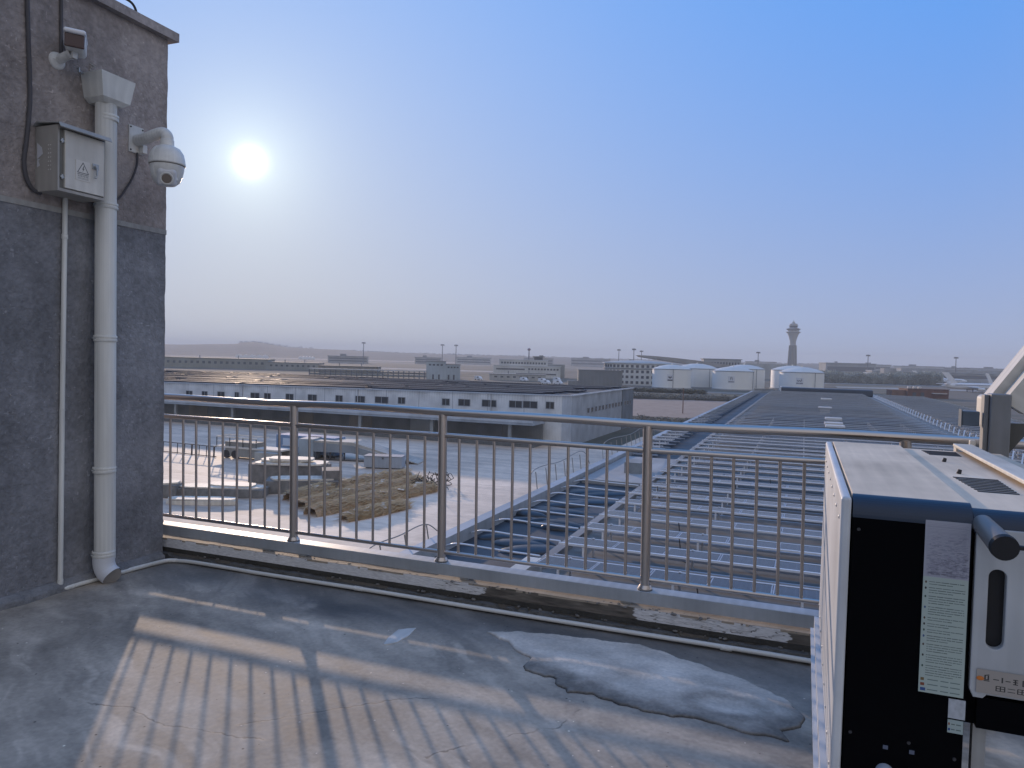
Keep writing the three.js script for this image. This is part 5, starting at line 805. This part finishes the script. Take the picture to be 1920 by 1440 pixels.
{
  const t = thing('red_brick_building', 'low red-brown building at the far end of the solar roof', 'building', [52.5, G, -382], null, 0.3);
  mesh('wall', bx(-9, 9, 0, 4.0, -9, 0), mat([0.17, 0.075, 0.055], { map: gr6 }), t); mesh('roof', bx(-9.3, 9.3, 4.0, 4.3, -9.3, 0.3), mat([0.20, 0.12, 0.10], { map: gr6 }), t); mesh('canopy', bx(1.5, 7.6, 2.2, 2.5, 0, 1.6), mat([0.6, 0.58, 0.56]), t);
  mesh('wing', bx(-15, -9.01, 0, 3.4, -8, -2), mat([0.22, 0.12, 0.09], { map: gr6 }), t); for (const x of [-6, -2.5]) mesh('door', bx(x - 0.8, x + 0.8, 0, 2.6, 0, 0.1), glassFar, t);
  for (const x of [-7, -4.6, -2.4]) mesh('roof_unit', rbx(x - 0.6, x + 0.6, 4.3, 5.2, -4, -2.8, 0.1), mat([0.6, 0.58, 0.56]), t);
}
{ // low blocks along the hazy skyline
  const r = rng(77); let first = null;
  for (const [az, D, L, H] of [[-19.5, 1500, 60, 15], [-15.5, 1700, 90, 18], [-12.2, 1350, 46, 14], [-3.0, 1600, 60, 20], [2.2, 1500, 34, 20], [4.4, 1450, 58, 19], [7.2, 1700, 90, 19], [9.4, 1550, 40, 17], [11.6, 1800, 110, 18], [-24.5, 1500, 70, 13], [-28, 1300, 46, 11], [-34, 1150, 60, 10]]) {
    const pos = [D * Math.sin(az * D2R), G, -D * Math.cos(az * D2R)];
    const t = thing('skyline_building', 'low pale flat-roofed building on the hazy skyline', 'building', pos, 'low buildings along the hazy skyline', -az * D2R + 0.1 * (r() - 0.5));
    mesh('wall', [bx(-L / 2, L / 2, 0, H, -14, 0)], mat(r() < 0.5 ? [0.42, 0.42, 0.43] : [0.56, 0.56, 0.56], { map: gr30 }), t);
    mesh('roof', bx(-L / 2 - 0.6, L / 2 + 0.6, H, H + 0.9, -14.6, 0.6), greyFar, t); mesh('roof_house', bx(-L * 0.2, -L * 0.05, H + 0.9, H + 4, -9, -4), greyFar, t);
    mesh('window_band', bx(-L / 2 + 2, L / 2 - 2, H * 0.62, H * 0.82, 0, 0.2), glassFar, t); mesh('lower_window_band', bx(-L / 2 + 2, L / 2 - 2, H * 0.25, H * 0.45, 0, 0.2), glassFar, t);
  }
}
// ---------------------------------------------------------------- light masts
{
  const steelM = mat([0.12, 0.13, 0.15]);
  const m = thing('light_mast', 'slim floodlight mast at the far left beyond the warehouse roof', 'light mast', [-554, G, -857], 'apron floodlight masts');
  mesh('pole', rod([0, 0, 0], [0, 29, 0], 0.62, 0.42, 10), steelM, m);
  mesh('lamp_ring', [lathe([[0, 28.9], [1.2, 28.9], [2.6, 29.2], [2.6, 29.9], [0.6, 30.2], [0, 30.2]], 14)], steelM, m);
  for (let i = 0; i < 6; i++) { const a = i * Math.PI / 3; mesh('floodlight', rbx(-0.45, 0.45, 28.3, 29.1, -0.3, 0.3, 0.1).translate(Math.cos(a) * 2.2, 0, Math.sin(a) * 2.2), mat([0.2, 0.2, 0.22]), m); }
  for (const [label, x, z] of [['floodlight mast left one of the close pair above the industrial building', -455, -896], ['floodlight mast right one of the close pair above the industrial building', -438, -903], ['floodlight mast rising above the curved terminal', -203, -936], ['floodlight mast rising between the middle and right fuel tanks', -55.6, -994], ['floodlight mast standing right of the control tower over the wood', 74.7, -1046], ['floodlight mast at the far right near the airliner', 179, -1087], ['shorter looking mast above the grey windowless box building', -240, -1010], ['mast just right of the grey box building skyline', -223, -1080]]) copy(m, label, [x, G, z]);
}
// ---------------------------------------------------------------- airliners
{
  const white = mat([0.72, 0.72, 0.73], { roughness: 0.4 }), blue = mat([0.10, 0.12, 0.2]);
  const p = thing('airliner', 'white airliner with tall tail parked at the right of the airport', 'airliner', [96, G, -523], null, 0.35);
  mesh('fuselage', [lathe([[0, -18], [0.6, -17.6], [1.4, -16], [1.95, -13], [2, 8], [1.5, 13], [0.9, 17], [0.4, 19], [0, 19.3]], 24).rotateZ(Math.PI / 2).translate(0, 3.6, 0)], white, p);
  const fin = extrude([[-13, 5], [-19.5, 11.8], [-17, 11.8], [-15.2, 11.6], [-9.5, 5.4]].map(([x, y]) => [x, y]), 0.4).translate(0, 0, -0.2); mesh('tail_fin', fin, white, p);
  for (const s of [-1, 1]) { mesh('wing', extrude([[2, 0], [-5, s * 17], [-7, s * 17], [-4, 0]], 0.4).rotateX(-Math.PI / 2).translate(0, 3, 0), white, p); mesh('tailplane', extrude([[-14, 0], [-18, s * 6], [-19.3, s * 6], [-17.5, 0]], 0.3).rotateX(-Math.PI / 2).translate(0, 4.6, 0), white, p); mesh('engine', [rod([-1, 1.9, s * 5.8], [3, 1.9, s * 5.8], 0.9, 1.1, 16)], white, p); mesh('landing_gear', rod([-2, 0, s * 3], [-2, 2.4, s * 3], 0.3, 0.2, 8), blue, p); }
  mesh('window_row', [bx(-12, 13, 4.1, 4.45, -2.02, -1.9), bx(-12, 13, 4.1, 4.45, 1.9, 2.02)], blue, p);
  copy(p, 'white airliner parked in front of the colonnade terminal', [118, G, -765], 0.15);
  copy(p, 'small-looking white airliner far off near the right horizon', [125, G, -905], 0.4);
  copy(p, 'white airliner half hidden behind the slanting steel beam', [118, G, -560], 0.9);
}
{ // small white service vehicles
  const v = thing('white_van', 'white van parked on the road beyond the warehouse', 'van', [-120.5, G, -372], 'white vans parked beyond the warehouse', -0.3);
  mesh('body', [planarUV(extrude([[-2.6, 0.5], [-2.6, 2.3], [1.2, 2.3], [2.0, 1.4], [2.7, 1.2], [2.7, 0.5]], 1.9, { bevelEnabled: true, bevelSize: 0.06, bevelThickness: 0.06, bevelSegments: 2 }).translate(0, 0, -0.95))], mat([0.74, 0.74, 0.75], { roughness: 0.35 }), v);
  mesh('window', [bx(-0.2, 1.1, 1.5, 2.1, 1.01, 1.04), bx(-0.2, 1.1, 1.5, 2.1, -1.04, -1.01)], glassFar, v);
  for (const x of [-1.7, 1.7]) for (const z of [-0.9, 0.9]) mesh('wheel', rod([x, 0.38, z - 0.12], [x, 0.38, z + 0.12], 0.38, 0.38, 14), M.rubber, v);
  for (const [x, z] of [[-126.5, -370], [-139, -400], [-140, -430], [-127, -455], [-152, -405], [-178, -398]]) copy(v, null, [x, G, z], -0.3 + 0.2 * Math.sin(x));
}
{
  const f = thing('fence_posts', 'thin tall pole standing in the bare field before the tanks', 'pole', [-29, G, -195]);
  mesh('shaft', rod([0, 0, 0], [0, 6.4, 0], 0.14, 0.1, 8), mat([0.16, 0.1, 0.08]), f); mesh('cap', rod([0, 6.4, 0], [0, 6.6, 0], 0.16, 0.16, 8), mat([0.1, 0.08, 0.07]), f); f.name = 'field_pole';
}
renderer.render(scene, camera);
